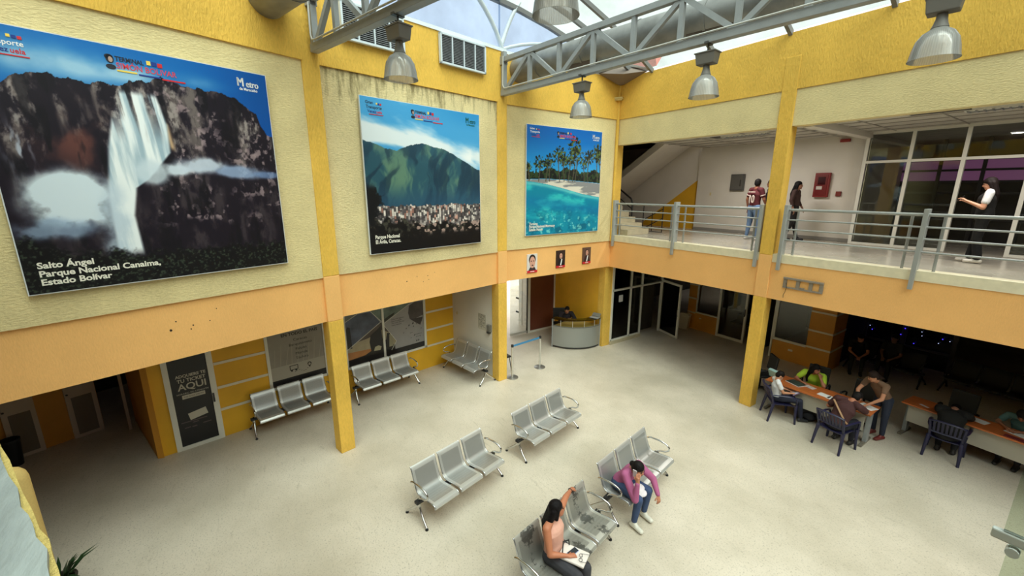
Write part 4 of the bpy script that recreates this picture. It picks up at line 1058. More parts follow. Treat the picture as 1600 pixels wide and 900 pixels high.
# ---------------------------------------------------------------- trusses
def truss(label, P, ang, L, s1, ds):
    r = thing('roof_truss', label, 'truss', (P[0], P[1], 7.24), math.radians(ang), 'grey steel trusses under the skylight')
    H = .82
    MB().bar((0, 0, .06), (L, 0, .06), .13, .12).build('bottom_chord', STEEL, r, bevel=.006)
    MB().bar((.03, 0, H - .05), (L, 0, H - .05), .11, .10).build('top_chord', STEEL, r, bevel=.006)
    MB().bar((.05, 0, .06), (.05, 0, H + .12), .10, .10).bx(-.06, .1, -.07, .07, H - .16, H + .02).build('end_post', STEEL, r, bevel=.006)
    nodes = [s1 + ds * k for k in range(int((L - s1) / ds) + 1)]
    for i, s in enumerate(nodes):
        MB().bar((s, 0, .1), (s, 0, H - .06), .075, .075).build('vertical', STEEL, r)
    prev = .08
    for i, s in enumerate(nodes):
        a, c = (prev, s) if i == 0 else (nodes[i - 1], s)
        up = (i % 2 == 0)
        MB().bar((a + (.05 if True else 0), 0, .12 if up else H - .1), (c - .05, 0, H - .1 if up else .12), .07, .08).build('diagonal', STEEL, r)
    MB().tube([(.11, -.08, H), (.1, -.085, .22), (.14, -.085, .15), (.22, -.085, .135), (L, -.085, .135)], .014, 6).build('conduit', mat('pale_conduit', (190, 190, 186), .4), r, smooth=50)
    return r
truss('steel truss over the mountain and beach posters with the large duct behind', (.19, -4.17), 6.7, 13, .92, .86)
truss('steel truss rising from the column beside the waterfall poster', (1.12, -8.4), 15, 12, .76, .82)

# ---------------------------------------------------------------- ventilation ducts
DUCT = mat('galvanised_sheet', (140, 140, 138), .46, metal=.5, var=.35, vscale=2.2, bump=.15, bscale=9)
def duct(label, P, ang, L, r_, seam0, z=7.9):
    d = thing('ventilation_duct', label, 'duct', (P[0], P[1], z), math.radians(ang), 'galvanised ducts under the skylight')
    mb = MB().tube([(0, 0, 0), (L, 0, 0)], r_, 32); mb.build('pipe', DUCT, d, smooth=40)
    s = seam0
    while s < L:
        MB().tube([(s - .025, 0, 0), (s + .025, 0, 0)], r_ + .012, 32).build('seam_collar', DUCT, d, smooth=40); s += 1.25
    for k in range(3):
        s = seam0 + .85 + 2.6 * k
        MB().bx(s, s + .75, -.16, .16, -r_ - .05, -r_ + .06).build('outlet_grille', mat('rusty_grille', (88, 72, 56), .6, var=.3), d)
    return d
duct('large galvanised duct behind the truss between the posters and the balcony', (.03, -3.62), 9.8, 12, .275, .75)
duct('galvanised duct in front of the waterfall wall at the top edge', (1.28, -9.02), 15, 10, .275, .9, 7.84)

# ---------------------------------------------------------------- high-bay lamps
def shade_mat():
    M = bpy.data.materials.new('prismatic_plastic'); M.use_nodes = True
    n = M.node_tree.nodes; l = M.node_tree.links; n.clear()
    o = n.new('ShaderNodeOutputMaterial')
    tr = n.new('ShaderNodeBsdfTransparent'); tr.inputs[0].default_value = (.97, .96, .95, 1)
    df = n.new('ShaderNodeBsdfTranslucent'); df.inputs[0].default_value = (.92, .91, .88, 1)
    d2_ = n.new('ShaderNodeBsdfDiffuse'); d2_.inputs[0].default_value = (.88, .87, .84, 1)
    gl = n.new('ShaderNodeBsdfGlossy'); gl.inputs['Roughness'].default_value = .15
    t = n.new('ShaderNodeTexCoord'); sx_ = n.new('ShaderNodeSeparateXYZ'); l.new(t.outputs['Object'], sx_.inputs[0])
    at = n.new('ShaderNodeMath'); at.operation = 'ARCTAN2'; l.new(sx_.outputs[0], at.inputs[0]); l.new(sx_.outputs[1], at.inputs[1])
    mu = n.new('ShaderNodeMath'); mu.operation = 'MULTIPLY'; mu.inputs[1].default_value = 60; l.new(at.outputs[0], mu.inputs[0])
    sn = n.new('ShaderNodeMath'); sn.operation = 'SINE'; l.new(mu.outputs[0], sn.inputs[0])
    mr = n.new('ShaderNodeMapRange'); mr.inputs['From Min'].default_value = -1; mr.inputs['To Min'].default_value = .42; mr.inputs['To Max'].default_value = .58; l.new(sn.outputs[0], mr.inputs['Value'])
    m0 = n.new('ShaderNodeMixShader'); m0.inputs[0].default_value = .5; l.new(df.outputs[0], m0.inputs[1]); l.new(d2_.outputs[0], m0.inputs[2])
    m1 = n.new('ShaderNodeMixShader'); l.new(mr.outputs[0], m1.inputs[0]); l.new(tr.outputs[0], m1.inputs[1]); l.new(m0.outputs[0], m1.inputs[2])
    fr = n.new('ShaderNodeFresnel'); fr.inputs[0].default_value = 1.4
    m2 = n.new('ShaderNodeMixShader'); l.new(fr.outputs[0], m2.inputs[0]); l.new(m1.outputs[0], m2.inputs[1]); l.new(gl.outputs[0], m2.inputs[2])
    l.new(m2.outputs[0], o.inputs[0])
    return M
SHADE = shade_mat()
BALL = mat('ballast_grey', (108, 104, 98), .5)
def make_lamp():
    r = thing('pendant_lamp', '', 'lamp')
    MB().lathe([(.055, .0), (.075, -.03), (.135, -.07), (.18, -.14), (.202, -.23), (.212, -.30), (.220, -.335), (.213, -.335), (.204, -.30), (.194, -.23), (.172, -.14), (.127, -.075), (.068, -.037), (.05, -.006)], 40, closed=True).build('lamp_shade', SHADE, r, smooth=50)
    MB().lathe([(.0, .12), (.045, .12), (.05, .06), (.06, .02), (.075, -.02), (.06, -.035), (0, -.035)], 20).build('neck', BALL, r, smooth=40)
    mb = MB()
    mb.add([(-.15, -.10, .28), (.15, -.10, .28), (.15, .10, .28), (-.15, .10, .28), (-.13, -.085, .12), (.13, -.085, .12), (.13, .085, .12), (-.13, .085, .12)],
           [(0, 3, 2, 1), (4, 5, 6, 7), (0, 1, 5, 4), (1, 2, 6, 5), (2, 3, 7, 6), (3, 0, 4, 7)])
    mb.build('ballast_box', BALL, r, bevel=.01)
    MB().bx(-.16, .16, -.11, .11, .275, .29).build('box_lid', BALL, r)
    MB().tube([(0, 0, .29), (0, 0, .40), (.0, 0, .46)], .014, 8).bx(-.03, .03, -.085, .085, .40, .43).build('hook', mat('hook_steel', (70, 68, 66), .4), r)
    MB().lathe([(0, -.03), (.03, -.05), (.045, -.12), (.04, -.19), (0, -.22)], 14).build('bulb', mat('lamp_bulb', (226, 224, 214), .2), r, smooth=60)
    return r
lamp0 = make_lamp()
T2d = Vector((math.cos(math.radians(6.7)), math.sin(math.radians(6.7)))); T1d = Vector((math.cos(math.radians(15)), math.sin(math.radians(15))))
def tp(P, d, s): return (P[0] + d.x * s, P[1] + d.y * s)
first = True
for P, d, s, lb in (((.19, -4.17), T2d, 2.40, 'ribbed dome lamp over the beach poster, smallest of the five'), ((.19, -4.17), T2d, 4.83, 'ribbed dome lamp in front of the yellow fascia above the balcony corner'),
                    ((.19, -4.17), T2d, 7.36, 'large dome lamp at the top right edge against yellow wall'), ((1.12, -8.4), T1d, 2.30, 'dome lamp hanging before the wall louvers beside the waterfall poster'),
                    ((1.12, -8.4), T1d, 4.74, 'dome lamp cut off by the top edge above the hall')):
    o = lamp0 if first else copy_tree(lamp0); first = False
    x, y = tp(P, d, s)
    o.location = (x, y, 7.0 if s == 4.74 else 6.83); o.rotation_euler = (0, 0, math.atan2(d.y, d.x)); tag(o, lb, 'lamp', 'dome lamps under the trusses')

# ---------------------------------------------------------------- wall louvers
def louver(label, A, B, z0, z1):
    A = Vector((*A, 0)); B = Vector((*B, 0)); W = (B - A).length; t = (B - A).normalized()
    r = thing('wall_louver', label, 'louver', (A.x, A.y, z0), math.atan2(t.y, t.x), 'aluminium louvers high on the left wall')
    H = z1 - z0
    mb = MB().bx(0, W, -.05, .02, 0, .035).bx(0, W, -.05, .02, H - .035, H).bx(0, .035, -.05, .02, 0, H).bx(W - .035, W, -.05, .02, 0, H)
    mb.build('frame', RIBM, r)
    mb = MB()
    for k in (1, 2, 3): mb.bx(W * k / 4 - .013, W * k / 4 + .013, -.045, .0, .03, H - .03)
    mb.build('mullions', RIBM, r)
    mb = MB()
    n = 17
    for k in range(n):
        z = .045 + (H - .09) * k / (n - 1)
        mb.add([(.03, -.035, z - .008), (W - .03, -.035, z - .008), (W - .03, .0, z + .014), (.03, .0, z + .014), (.03, -.035, z - .004), (W - .03, -.035, z - .004), (W - .03, .0, z + .018), (.03, .0, z + .018)],
               [(3, 2, 1, 0), (4, 5, 6, 7), (0, 1, 5, 4), (1, 2, 6, 5), (2, 3, 7, 6), (3, 0, 4, 7)])
    mb.build('slats', mat('louver_slats', (150, 152, 156), .4), r)
    MB().bx(.02, W - .02, .002, .015, .02, H - .02).build('backing', mat('louver_dark', (52, 52, 54), .6), r)
    return r
louver('grey wall louver right of the hanging dome lamp, beside the column', (.535 + .025, -5.93), (.295 + .025, -4.73), 7.60, 8.17)
louver('grey wall louver half hidden behind the nearer truss and lamp', (.935 + .025, -7.92), (.70 + .025, -6.74), 7.58, 8.17)

# small screw holes left on the orange beams
for lbl, L in (('dark screw holes in the orange beam under the waterfall poster', [(266, 3.17, .018)]), ):
    pass
hm = mat('hole_dark', (40, 26, 16), .9)
def holes(label, P, Q, L):
    d = Vector((Q[0] - P[0], Q[1] - P[1])).normalized(); n = Vector((-d.y, d.x))
    mb = MB()
    for y, z, r_ in L:
        t = (y - P[1]) / d.y; p = Vector(P) + d * t + n * (-.033)
        mb.ball((p.x, p.y, z), r_ * .62, 8, sc=(.25, 1, 1))
    o = mb.build('screw_holes', hm); tag(o, label, 'screw holes'); o['kind'] = 'stuff'
holes('dark screw holes in the orange beam under the waterfall poster', *SEGS[2], [(-10.75, 3.17, .028), (-10.68, 3.28, .015), (-10.5, 3.18, .018), (-10.53, 3.13, .016), (-10.3, 3.2, .012), (-10.2, 3.36, .012)])
holes('dark screw holes in the orange beam under the mountain poster', *SEGS[1], [(-6.9, 3.2, .02), (-6.65, 3.27, .014), (-6.5, 3.13, .014), (-6.38, 3.25, .016), (-6.36, 3.16, .014), (-6.2, 3.3, .012)])
# ---------------------------------------------------------------- balcony railings
def railing(label, xs, bal, x_end):
    r = thing('railing', label, 'railing', (xs[0], 0, ZT))
    for x in xs:
        MB().bx(x - .032, x + .032, -.085, -.02, 3.40, 4.80).bx(x - .026, x + .026, -.02, .11, ZT, 4.80).build('post', RAILM, r, world=True, bevel=.004)
    for z, q in ((4.70, .029), (4.49, .017), (4.285, .017), (4.06, .017)):
        MB().tube([(xs[0], .03, z), (x_end, .03, z)], q, 10).build('rail', RAILM, r, world=True, smooth=50)
    for x in bal: MB().tube([(x, .1, ZT), (x, .1, 4.70)], .023, 10).build('baluster', RAILM, r, world=True, smooth=50)
railing('grey balcony railing left of the yellow free column', [.10, 2.225, 4.40], [.22, 2.03, 2.43, 4.22], 4.40)
railing('grey balcony railing right of the yellow free column', [4.90, 7.08, 9.26, 11.44], [5.08, 6.88, 7.30, 9.05, 9.45], 11.44)

# empty sign bracket on the orange beam
bf = thing('sign_frame', 'empty grey metal bracket with three openings on the orange balcony beam', 'bracket', (5.04, -.0, 3.03))
mb = MB().bx(0, .75, -.03, 0, 0, .035).bx(0, .75, -.05, 0, .2, .24)
for x in (0, .25, .49, .68): mb.bx(x, x + .07, -.025, 0, .03, .21)
mb.bx(.33, .42, -.03, -.005, .02, .06); mb.build('plate', mat('bracket_metal', (150, 140, 128), .5, metal=.3), bf, bevel=.004)
MB().tube([(.06, -.035, .12), (.09, -.05, .03), (.07, -.04, -.08), (.04, -.03, -.16), (.045, -.03, -.22)], .005, 5).build('loose_wire', mat('black_cable', (36, 32, 30), .5), bf)

# gallery wall fittings
ep = thing('electrical_panel', 'dark grey electrical panel on the white gallery wall', 'panel', (1.66, 3.99, 5.09))
MB().bx(-.22, .22, -.07, 0, 0, .52).build('cabinet', mat('panel_grey', (84, 82, 78), .5), ep, bevel=.008)
MB().bx(-.19, .19, -.085, -.07, .03, .49).build('door', mat('panel_grey_door', (92, 90, 86), .45), ep, bevel=.006)
MB().bx(.10, .125, -.1, -.085, .14, .34).build('handle', mat('dark_handle', (50, 46, 44), .4), ep)
sb = thing('switch_box', 'pale box on the white wall beside the person in the football shirt', 'box', (2.92, 3.99, 5.25))
MB().bx(-.12, .12, -.08, 0, 0, .42).build('case', mat('pale_box', (196, 190, 176), .5), sb, bevel=.008)
MB().bx(-.02, .09, -.09, -.08, .16, .34).build('meter_face', mat('dark_face', (52, 48, 46), .4), sb)
fx = thing('fire_cabinet', 'red fire hose cabinet on the white gallery wall', 'cabinet', (4.02, 3.99, 4.92))
MB().bx(-.17, .19, -.09, 0, 0, .66).build('case', mat('fire_red', (128, 26, 24), .45), fx, bevel=.01)
MB().bx(-.13, .15, -.1, -.09, .05, .61).build('door', mat('fire_red_door', (112, 22, 22), .35), fx, bevel=.006)
MB().bx(-.10, .04, -.106, -.1, .21, .30).build('label_plate', mat('plate_white', (206, 196, 186), .5), fx)
MB().bx(-.08, .10, -.104, -.1, .34, .55).build('window', mat('fire_glass', (64, 18, 22), .15), fx)
tag(MB().bx(4.38, 4.50, 3.95, 4.0, 4.95, 5.08).build('alarm_button', mat('alarm_red', (118, 34, 26), .5), bevel=.006), 'small red alarm button right of the red fire cabinet', 'alarm')
tag(MB().bx(4.28, 4.50, 3.93, 4.0, 6.36, 6.44).build('alarm_sounder', mat('sounder_red', (150, 48, 40), .5), bevel=.01), 'red alarm sounder high on the gallery wall below the ceiling', 'alarm')
tag(MB().bx(.72, .77, 3.985, 4.0, 4.93, 5.03).build('light_switch', mat('switch_plastic', (214, 196, 150), .5)), 'light switch on the gallery wall near the stairwell', 'switch')
GALLERY_FILL_W = 58
def ceil_vent(label, x, y):
    r = thing('ceiling_light', label, 'light', (x, y, 6.52))
    MB().bx(-.6, .6, -.15, .15, -.03, 0).build('frame', WHITE_ALU, r)
    mb = MB()
    for k in range(12): mb.bx(-.55 + k * .1 - .012, -.55 + k * .1 + .012, -.13, .13, -.05, -.03)
    mb.bx(-.57, .57, -.01, .01, -.05, -.03)
    ld = bpy.data.lights.new('gallery_fill', 'AREA'); ld.shape = 'RECTANGLE'; ld.size = 1.1; ld.size_y = .26; ld.energy = GALLERY_FILL_W; ld.color = (1, .95, .88)  # added fill light that brightens the gallery; the fixtures themselves are unlit
    lo = bpy.data.objects.new('gallery_fill', ld); C.objects.link(lo); lo.parent = r; lo.location = (0, 0, -.06)
    mb.build('louver_grid', mat('light_grid', (170, 172, 176), .3, metal=.5), r)
    return r
ceil_vent('ceiling light fixture with metal grid over the left gallery', 3.0, 1.55)
ceil_vent('ceiling light fixture with metal grid over the right gallery', 7.6, 1.4)
mb = MB().bx(2.1, 2.6, 1.4, 1.75, 6.505, 6.52); tag(mb.build('ceiling_vent', mat('vent_dark', (70, 66, 62), .6)), 'dark ceiling vent opening beside the left gallery light', 'vent')
mb = MB().bx(6.3, 7.1, .9, 1.25, 6.505, 6.52); tag(mb.build('ceiling_vent', mat('vent_dark', (70, 66, 62), .6)), 'dark ceiling vent opening over the right gallery', 'vent')
# stair railing on the gallery
sr = thing('stair_railing', 'black iron stair railing behind the left end of the balcony', 'railing', (-.4, 1.35, ZT))
IRON = mat('black_iron', (30, 27, 26), .4)
MB().tube([(-2.2, 1.4, 5.85), (-.5, 1.4, 4.83), (-.42, 1.4, 4.68), (-.42, 1.4, ZT)], .03, 8).build('handrail', IRON, sr, world=True, smooth=50)
for dz in (.28, .56): MB().tube([(-2.2, 1.4, 5.85 - dz), (-.42, 1.4, 4.76 - dz)], .016, 6).build('rail', IRON, sr, world=True)
mb = MB().tube([(-.42, 2.0, 4.62), (.36, 2.0, 4.62), (.36, 2.0, ZT), (-.42, 2.0, ZT)], .02, 6, closed=True)
mb.tube([(-.42, 2.0, 4.1), (.36, 2.0, 4.5)], .015, 6); mb.tube([(-.42, 2.0, 3.8), (.36, 2.0, 4.2)], .015, 6); mb.tube([(-.05, 2.0, ZT), (-.05, 2.0, 4.4)], .015, 6)
mb.build('gate_panel', IRON, sr, world=True)

# ---------------------------------------------------------------- near edge: parapet ledge and glass guard
GREYST = mat('grey_ledge_stone', (160, 168, 168), .7, var=.3, vscale=5, stretch=(1, 3.2, 1), bump=.35, bscale=18)
EDGE = [(7.0, -10.70), (7.53, -10.492), (7.84, -10.373), (7.91, -10.343), (8.0, -10.309), (8.056, -10.288), (8.119, -10.261), (8.153, -10.249), (8.186, -10.236), (8.22, -10.219), (8.262, -10.205), (8.30, -10.192), (8.336, -10.179), (8.45, -10.13)]
LN = Vector((.365, .93, 0)).normalized() * -1 if False else Vector((-.365, .93, 0)).normalized()
grey = [Vector((x, y, 4.6)) - LN * (.007 + .004 * math.sin(i * 2.3)) for i, (x, y) in enumerate(EDGE)]
led = MB(); led.strip([p - LN * .42 for p in grey], grey, (0, 0, -.03))
structure('parapet_ledge', led, GREYST, 'rough grey stone top of the near parapet', 'ledge')
lip = [Vector((x, y, 4.588)) for x, y in EDGE]
pw = MB(); pw.strip([p - LN * .38 for p in lip], [p + LN * .0015 * math.sin(i * 3.1) for i, p in enumerate(lip)], (0, 0, -.012))
pw.strip([p - LN * .34 + Vector((0, 0, -.012)) for p in lip], [p - LN * .12 + Vector((0, 0, -.012)) for p in lip], (0, 0, -.8))
structure('parapet', pw, stucco('pale_yellow_stucco', (226, 200, 122), (1, 1, 1), bump=1.0, scale=60), 'yellow rough plaster edge of the near parapet', 'parapet')
nw = MB().cone((3.58, -11.93, .1), (3.58, -11.93, 2.42), .13, .13, 20)
structure('column', nw, stucco('beige_stucco', (216, 186, 118), bump=.3), 'round-topped beige plaster post beyond the grey ledge', 'post', smooth=60)
gg = thing('glass_guard', 'clear glass guard with white clamps at the lower right edge', 'guard', (9.3, -9.2, ZT))
MB().bx(9.037, 9.9, -9.203, -9.197, 3.9, 4.682).build('lower_pane', glass_mat('guard_glass', (240, 246, 238), .97), gg, world=True)
MB().bx(9.030, 9.9, -9.203, -9.197, 4.697, 5.3).build('upper_pane', glass_mat('guard_glass', (240, 246, 238), .97), gg, world=True)
MB().bx(9.021, 9.9, -9.204, -9.196, 4.683, 4.696).build('clamp_rail', mat('clamp_white', (214, 222, 220), .3), gg, world=True, bevel=.002)
MB().bx(9.036, 9.9, -9.204, -9.196, 4.794, 4.806).build('clamp', mat('clamp_white', (214, 222, 220), .3), gg, world=True, bevel=.002)
MB().tube([(9.041, -9.206, 4.674), (9.041, -9.194, 4.674)], .006, 12).build('clamp_bolt', mat('clamp_white', (214, 222, 220), .3), gg, world=True)
# planter with plant and black bin by the dark passage
pl = thing('potted_plant', 'small dark green plant at the bottom left below the ledge', 'plant', (2.28, -12.26, 0))
MB().lathe([(0, 0), (.13, 0), (.17, .25), (.18, .27), (.15, .27), (.14, .22), (0, .22)], 20).build('pot', mat('dark_pot', (60, 52, 44), .6), pl, smooth=40)
mb = MB()
for k in range(46):
    a = rng.random() * 2 * PI; t = .5 + rng.random() * .9; L = .30 + .2 * rng.random()
    p = Vector((.05 * math.cos(a), .05 * math.sin(a), .24)); d = Vector((math.cos(a) * math.cos(t), math.sin(a) * math.cos(t), math.sin(t)))
    s_ = d.cross(Vector((0, 0, 1))).normalized() * .022
    q = p + d * L * .55; e = p + d * L + Vector((0, 0, -.06 - .1 * (1.2 - t)))
    mb.add([p - s_ * .4, p + s_ * .4, q + s_, e, q - s_], [(0, 1, 2, 4), (4, 2, 3)])
mb.build('leaves', mat('plant_leaf', (44, 70, 36), .5, var=.3), pl)
bn = thing('waste_bin', 'black bin beside the white service door at the far left edge', 'bin', (-1.97, -13.80, 0))
MB().lathe([(0, 0), (.11, 0), (.135, .46), (.14, .5), (.125, .5), (.12, .46), (.10, .03), (0, .03)], 24).build('body', mat('black_plastic', (26, 28, 32), .4), bn, smooth=40)
MB().lathe([(.125, .49), (.145, .5), (.145, .53), (.125, .53)], 24, closed=True).build('rim', mat('black_plastic_rim', (40, 42, 46), .4), bn, smooth=40)

# ---------------------------------------------------------------- metal benches
CHROME = mat('chrome', (208, 208, 206), .18, metal=1.0)
PERF = None
def perf_mat(name, col, worn):
    """pressed steel seat: finely perforated middle field, plain bright border"""
    M = bpy.data.materials.new(name); M.use_nodes = True
    n = M.node_tree.nodes; l = M.node_tree.links; b = n['Principled BSDF']
    b.inputs['Metallic'].default_value = .6; b.inputs['Roughness'].default_value = .36
    t = n.new('ShaderNodeTexCoord'); sx_ = n.new('ShaderNodeSeparateXYZ'); l.new(t.outputs['Object'], sx_.inputs[0])
    def step(v, a, c, lo=0.0, hi=1.0):
        r = n.new('ShaderNodeMapRange'); r.inputs['From Min'].default_value = a; r.inputs['From Max'].default_value = c
        r.inputs['To Min'].default_value = lo; r.inputs['To Max'].default_value = hi; l.new(v, r.inputs['Value']); return r.outputs[0]
    def math_(op, a, c):
        x = n.new('ShaderNodeMath'); x.operation = op
        for i_, q in enumerate((a, c)):
            if isinstance(q, (int, float)): x.inputs[i_].default_value = q
            else: l.new(q, x.inputs[i_])
        return x.outputs[0]
    def mix(f, a, c):
        x = n.new('ShaderNodeMix'); x.data_type = 'RGBA'; l.new(f, x.inputs[0])
        for i_, q in ((6, a), (7, c)):
            if isinstance(q, tuple): x.inputs[i_].default_value = (*lin(q), 1)
            else: l.new(q, x.inputs[i_])
        return x.outputs[2]
    pp = math_('PINGPONG', sx_.outputs[0], .2625)                 # 0 in the middle of each seat
    field = math_('MULTIPLY', step(pp, .183, .190, 1, 0), math_('MULTIPLY', step(sx_.outputs[1], .515, .522, 1, 0), step(sx_.outputs[2], .752, .760, 1, 0)))
    w_ = n.new('ShaderNodeTexVoronoi'); w_.inputs['Scale'].default_value = 150; w_.inputs['Randomness'].default_value = .4
    l.new(t.outputs['Object'], w_.inputs['Vector'])
    dots = step(w_.outputs['Distance'], .25, .5, .62, .86)
    mid = n.new('ShaderNodeMix'); mid.data_type = 'RGBA'; mid.blend_type = 'MULTIPLY'; mid.inputs[0].default_value = 1; mid.inputs[6].default_value = (*lin(col), 1); l.new(dots, mid.inputs[7])
    o = mix(field, tuple(min(255, c + 16) for c in col), mid.outputs[2])
    if worn:
        no = n.new('ShaderNodeTexNoise'); no.inputs['Scale'].default_value = 24; no.inputs['Detail'].default_value = 7; no.inputs['Roughness'].default_value = .75; l.new(t.outputs['Object'], no.inputs['Vector'])
        n2 = n.new('ShaderNodeTexNoise'); n2.inputs['Scale'].default_value = 3.4; n2.inputs['Detail'].default_value = 1; l.new(t.outputs['Object'], n2.inputs['Vector'])
        sm = math_('ADD', math_('ADD', no.outputs[0], n2.outputs[0]), step(pp, .05, .17, .07, -.25))
        o = mix(step(sm, 1.06, 1.12, 0, .8), o, (70, 70, 68))
    l.new(o, b.inputs['Base Color'])
    return M
SEAT_A = perf_mat('perforated_steel', (188, 188, 186), False)
SEAT_W = perf_mat('worn_perforated_steel', (176, 174, 166), True)
RIM = mat('seat_rim_steel', (196, 198, 200), .25, metal=.85)
BEAMM = mat('bench_beam', (40, 40, 42), .4, metal=.4)
PROF = [(-.02, .815), (.0, .80), (.035, .70), (.075, .58), (.11, .49), (.145, .435), (.19, .412), (.26, .41), (.36, .422), (.46, .434), (.54, .437), (.585, .428), (.60, .405), (.597, .385)]
def seat_shell(x, m_, parent, RIM):
    mb = MB(); hw = .226
    P = [Vector((0, y, z)) for y, z in PROF]
    N = []
    for i in range(len(P)):
        d = (P[min(i + 1, len(P) - 1)] - P[max(i - 1, 0)]).normalized(); N.append(Vector((0, d.z, -d.y)) * -.012)
    vs, F = [], []
    m = len(P)
    for s in (-1, 1):
        for o_ in (0, 1):
            for p, q in zip(P, N): vs.append(p + q * o_ + Vector((x + s * hw, 0, 0)))
    a, b_, c, d_ = 0, m, 2 * m, 3 * m
    for i in range(m - 1):
        F += [(a + i, a + i + 1, c + i + 1, c + i), (b_ + i, d_ + i, d_ + i + 1, b_ + i + 1), (a + i, b_ + i, b_ + i + 1, a + i + 1), (c + i, c + i + 1, d_ + i + 1, d_ + i)]
    F += [(a, c, d_, b_), (a + m - 1, b_ + m - 1, d_ + m - 1, c + m - 1)]
    mb.add(vs, F)
    sh = mb.build('seat_shell', m_, parent, smooth=40)
    for s in (-1, 1):
        MB().tube([p + Vector((x + s * .231, .0, .004)) for p in P], .0115, 6).build('seat_rim', RIM, sh, smooth=60)
    return sh
def make_bench(m_, CHROME=CHROME, RIM=RIM):
    r = thing('waiting_bench', '', 'bench')
    for x in (-.525, 0, .525): seat_shell(x, m_, r, RIM)
    MB().bx(-.86, .86, .20, .28, .335, .385).build('cross_beam', BEAMM, r, bevel=.006)
    for s in (-1, 1):
        X = s * .805
        A = [(X, .06, .615), (X, .12, .645), (X, .30, .655), (X, .42, .635), (X, .485, .585), (X, .48, .53), (X, .42, .485), (X, .33, .462), (X, .27, .43), (X, .245, .37)]
        MB().tube(A, .0155, 8).build('armrest', CHROME, r, smooth=60)
        mb = MB().tube([(X, .24, .37), (X, .24, .30), (X + s * .0, .27, .245), (X + s * .02, .36, .13), (X + s * .035, .47, .03)], [.028, .03, .026, .021, .018], 8)
        mb.tube([(X, .24, .29), (X, .18, .235), (X + s * .02, .05, .13), (X + s * .03, -.055, .04)], [.028, .025, .02, .017], 8)
        lg = mb.build('leg', CHROME, r, smooth=60)
        for fy, fs in ((.475, .036), (-.06, .03)): MB().lathe([(0, 0), (.026, 0), (.026, .014), (.015, .032), (0, .032)], 12, c=(X + s * fs, fy, 0)).build('foot_glide', BEAMM, lg)
    for x in (-.525, 0, .525): MB().bx(x - .18, x + .18, .19, .29, .385, .408).build('seat_bracket', BEAMM, r)
    return r
bench_a = make_bench(SEAT_A); bench_w = make_bench(SEAT_W); DKM = mat('shade_darkened_bench', (34, 31, 30), .7); bench_d = make_bench(DKM, DKM, DKM)  # last bench: deep shade under the balcony is put into its darker colour
used = set()
def place_bench(src, x, y, dirdeg, label, group='perforated metal waiting benches'):
    """x, y: ground point below the middle of the backrest top; dirdeg: direction of the bench length seen left to right from its front"""
    o = src if src.name not in used else copy_tree(src); used.add(src.name)
    # local +x along the seats, +y forward; forward = length direction turned by -90 deg
    o.location = (x, y, 0); o.rotation_euler = (0, 0, math.radians(dirdeg - 180))
    tag(o, label, 'bench', group); return o
def bench_M(x, y, dirdeg): return Matrix.Translation((x, y, 0)) @ Matrix.Rotation(math.radians(dirdeg - 180), 4, 'Z')
BA, BB, BC_, BD = (3.21, -7.27, 103.5), (2.78, -5.02, 101.2), (4.84, -4.74, 100.3), (5.29, -6.70, 102)
place_bench(bench_a, *BA, 'empty metal bench at the front left of the hall floor')
place_bench(bench_a, *BB, 'empty metal bench in the middle of the hall nearest the stanchions')
place_bench(bench_a, -.98, -9.22, 100, 'metal bench under the grey route poster, partly behind the column')
place_bench(bench_a, -1.25, -7.06, 99.5, 'metal bench under the collage poster against the yellow wall')
place_bench(bench_a, -.77, -4.57 + .02, 9.5, 'brownish shaded bench against the white wall with the notice')
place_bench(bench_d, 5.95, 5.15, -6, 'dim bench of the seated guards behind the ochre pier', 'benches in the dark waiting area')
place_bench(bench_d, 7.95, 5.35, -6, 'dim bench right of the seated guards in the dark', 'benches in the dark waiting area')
place_bench(bench_a, *BC_, 'metal bench with the person in pink sweater')
place_bench(bench_w, *BD, 'worn metal bench at the bottom with the person reaching across it')

# ---------------------------------------------------------------- queue posts
ALU = mat('brushed_aluminium', (206, 204, 198), .3, metal=.6)
def stanchion(label, x, y, belt=None):
    r = thing('queue_post', label, 'queue post', (x, y, 0), 0, 'queue posts beside the column')
    MB().lathe([(0, 0), (.165, 0), (.165, .012), (.14, .028), (.06, .045), (.03, .05), (0, .05)], 28).build('base', mat('steel_base', (150, 148, 144), .3, metal=.7), r, smooth=40)
    MB().tube([(0, 0, .045), (0, 0, .91)], .03, 16).build('pole', ALU, r, smooth=50)
    MB().lathe([(0, .97), (.034, .97), (.038, .96), (.038, .90), (0, .90)], 16).build('belt_head', mat('black_plastic_cap', (34, 34, 36), .4), r, smooth=40)
    if belt: MB().bar((0, 0, .925), (belt[0] - x, belt[1] - y, .925), .055, .006, up=Vector((belt[1] - y, x - belt[0], 0))).build('belt', mat('blue_belt', (58, 128, 176), .6), r)
    return r
stanchion('silver queue post beside the yellow column, blue belt stretched from it', .17, -3.86, (.05, -2.80))
stanchion('silver queue post nearer the reception counter', .05, -2.80)
so = thing('folding_stool', 'black stool half hidden behind the yellow column and queue post', 'stool', (-.36, -3.80, 0))
MB().box((0, 0, .45), (.34, .3, .05)).build('seat', mat('black_vinyl_seat', (22, 20, 20), .5), so, bevel=.015)
for sx_, sy_ in ((-1, -1), (1, -1), (1, 1), (-1, 1)):
    MB().tube([(sx_ * .13, sy_ * .11, .43), (sx_ * .18, sy_ * .15, 0)], .012, 8).build('leg', mat('black_iron', (30, 27, 26), .4), so)

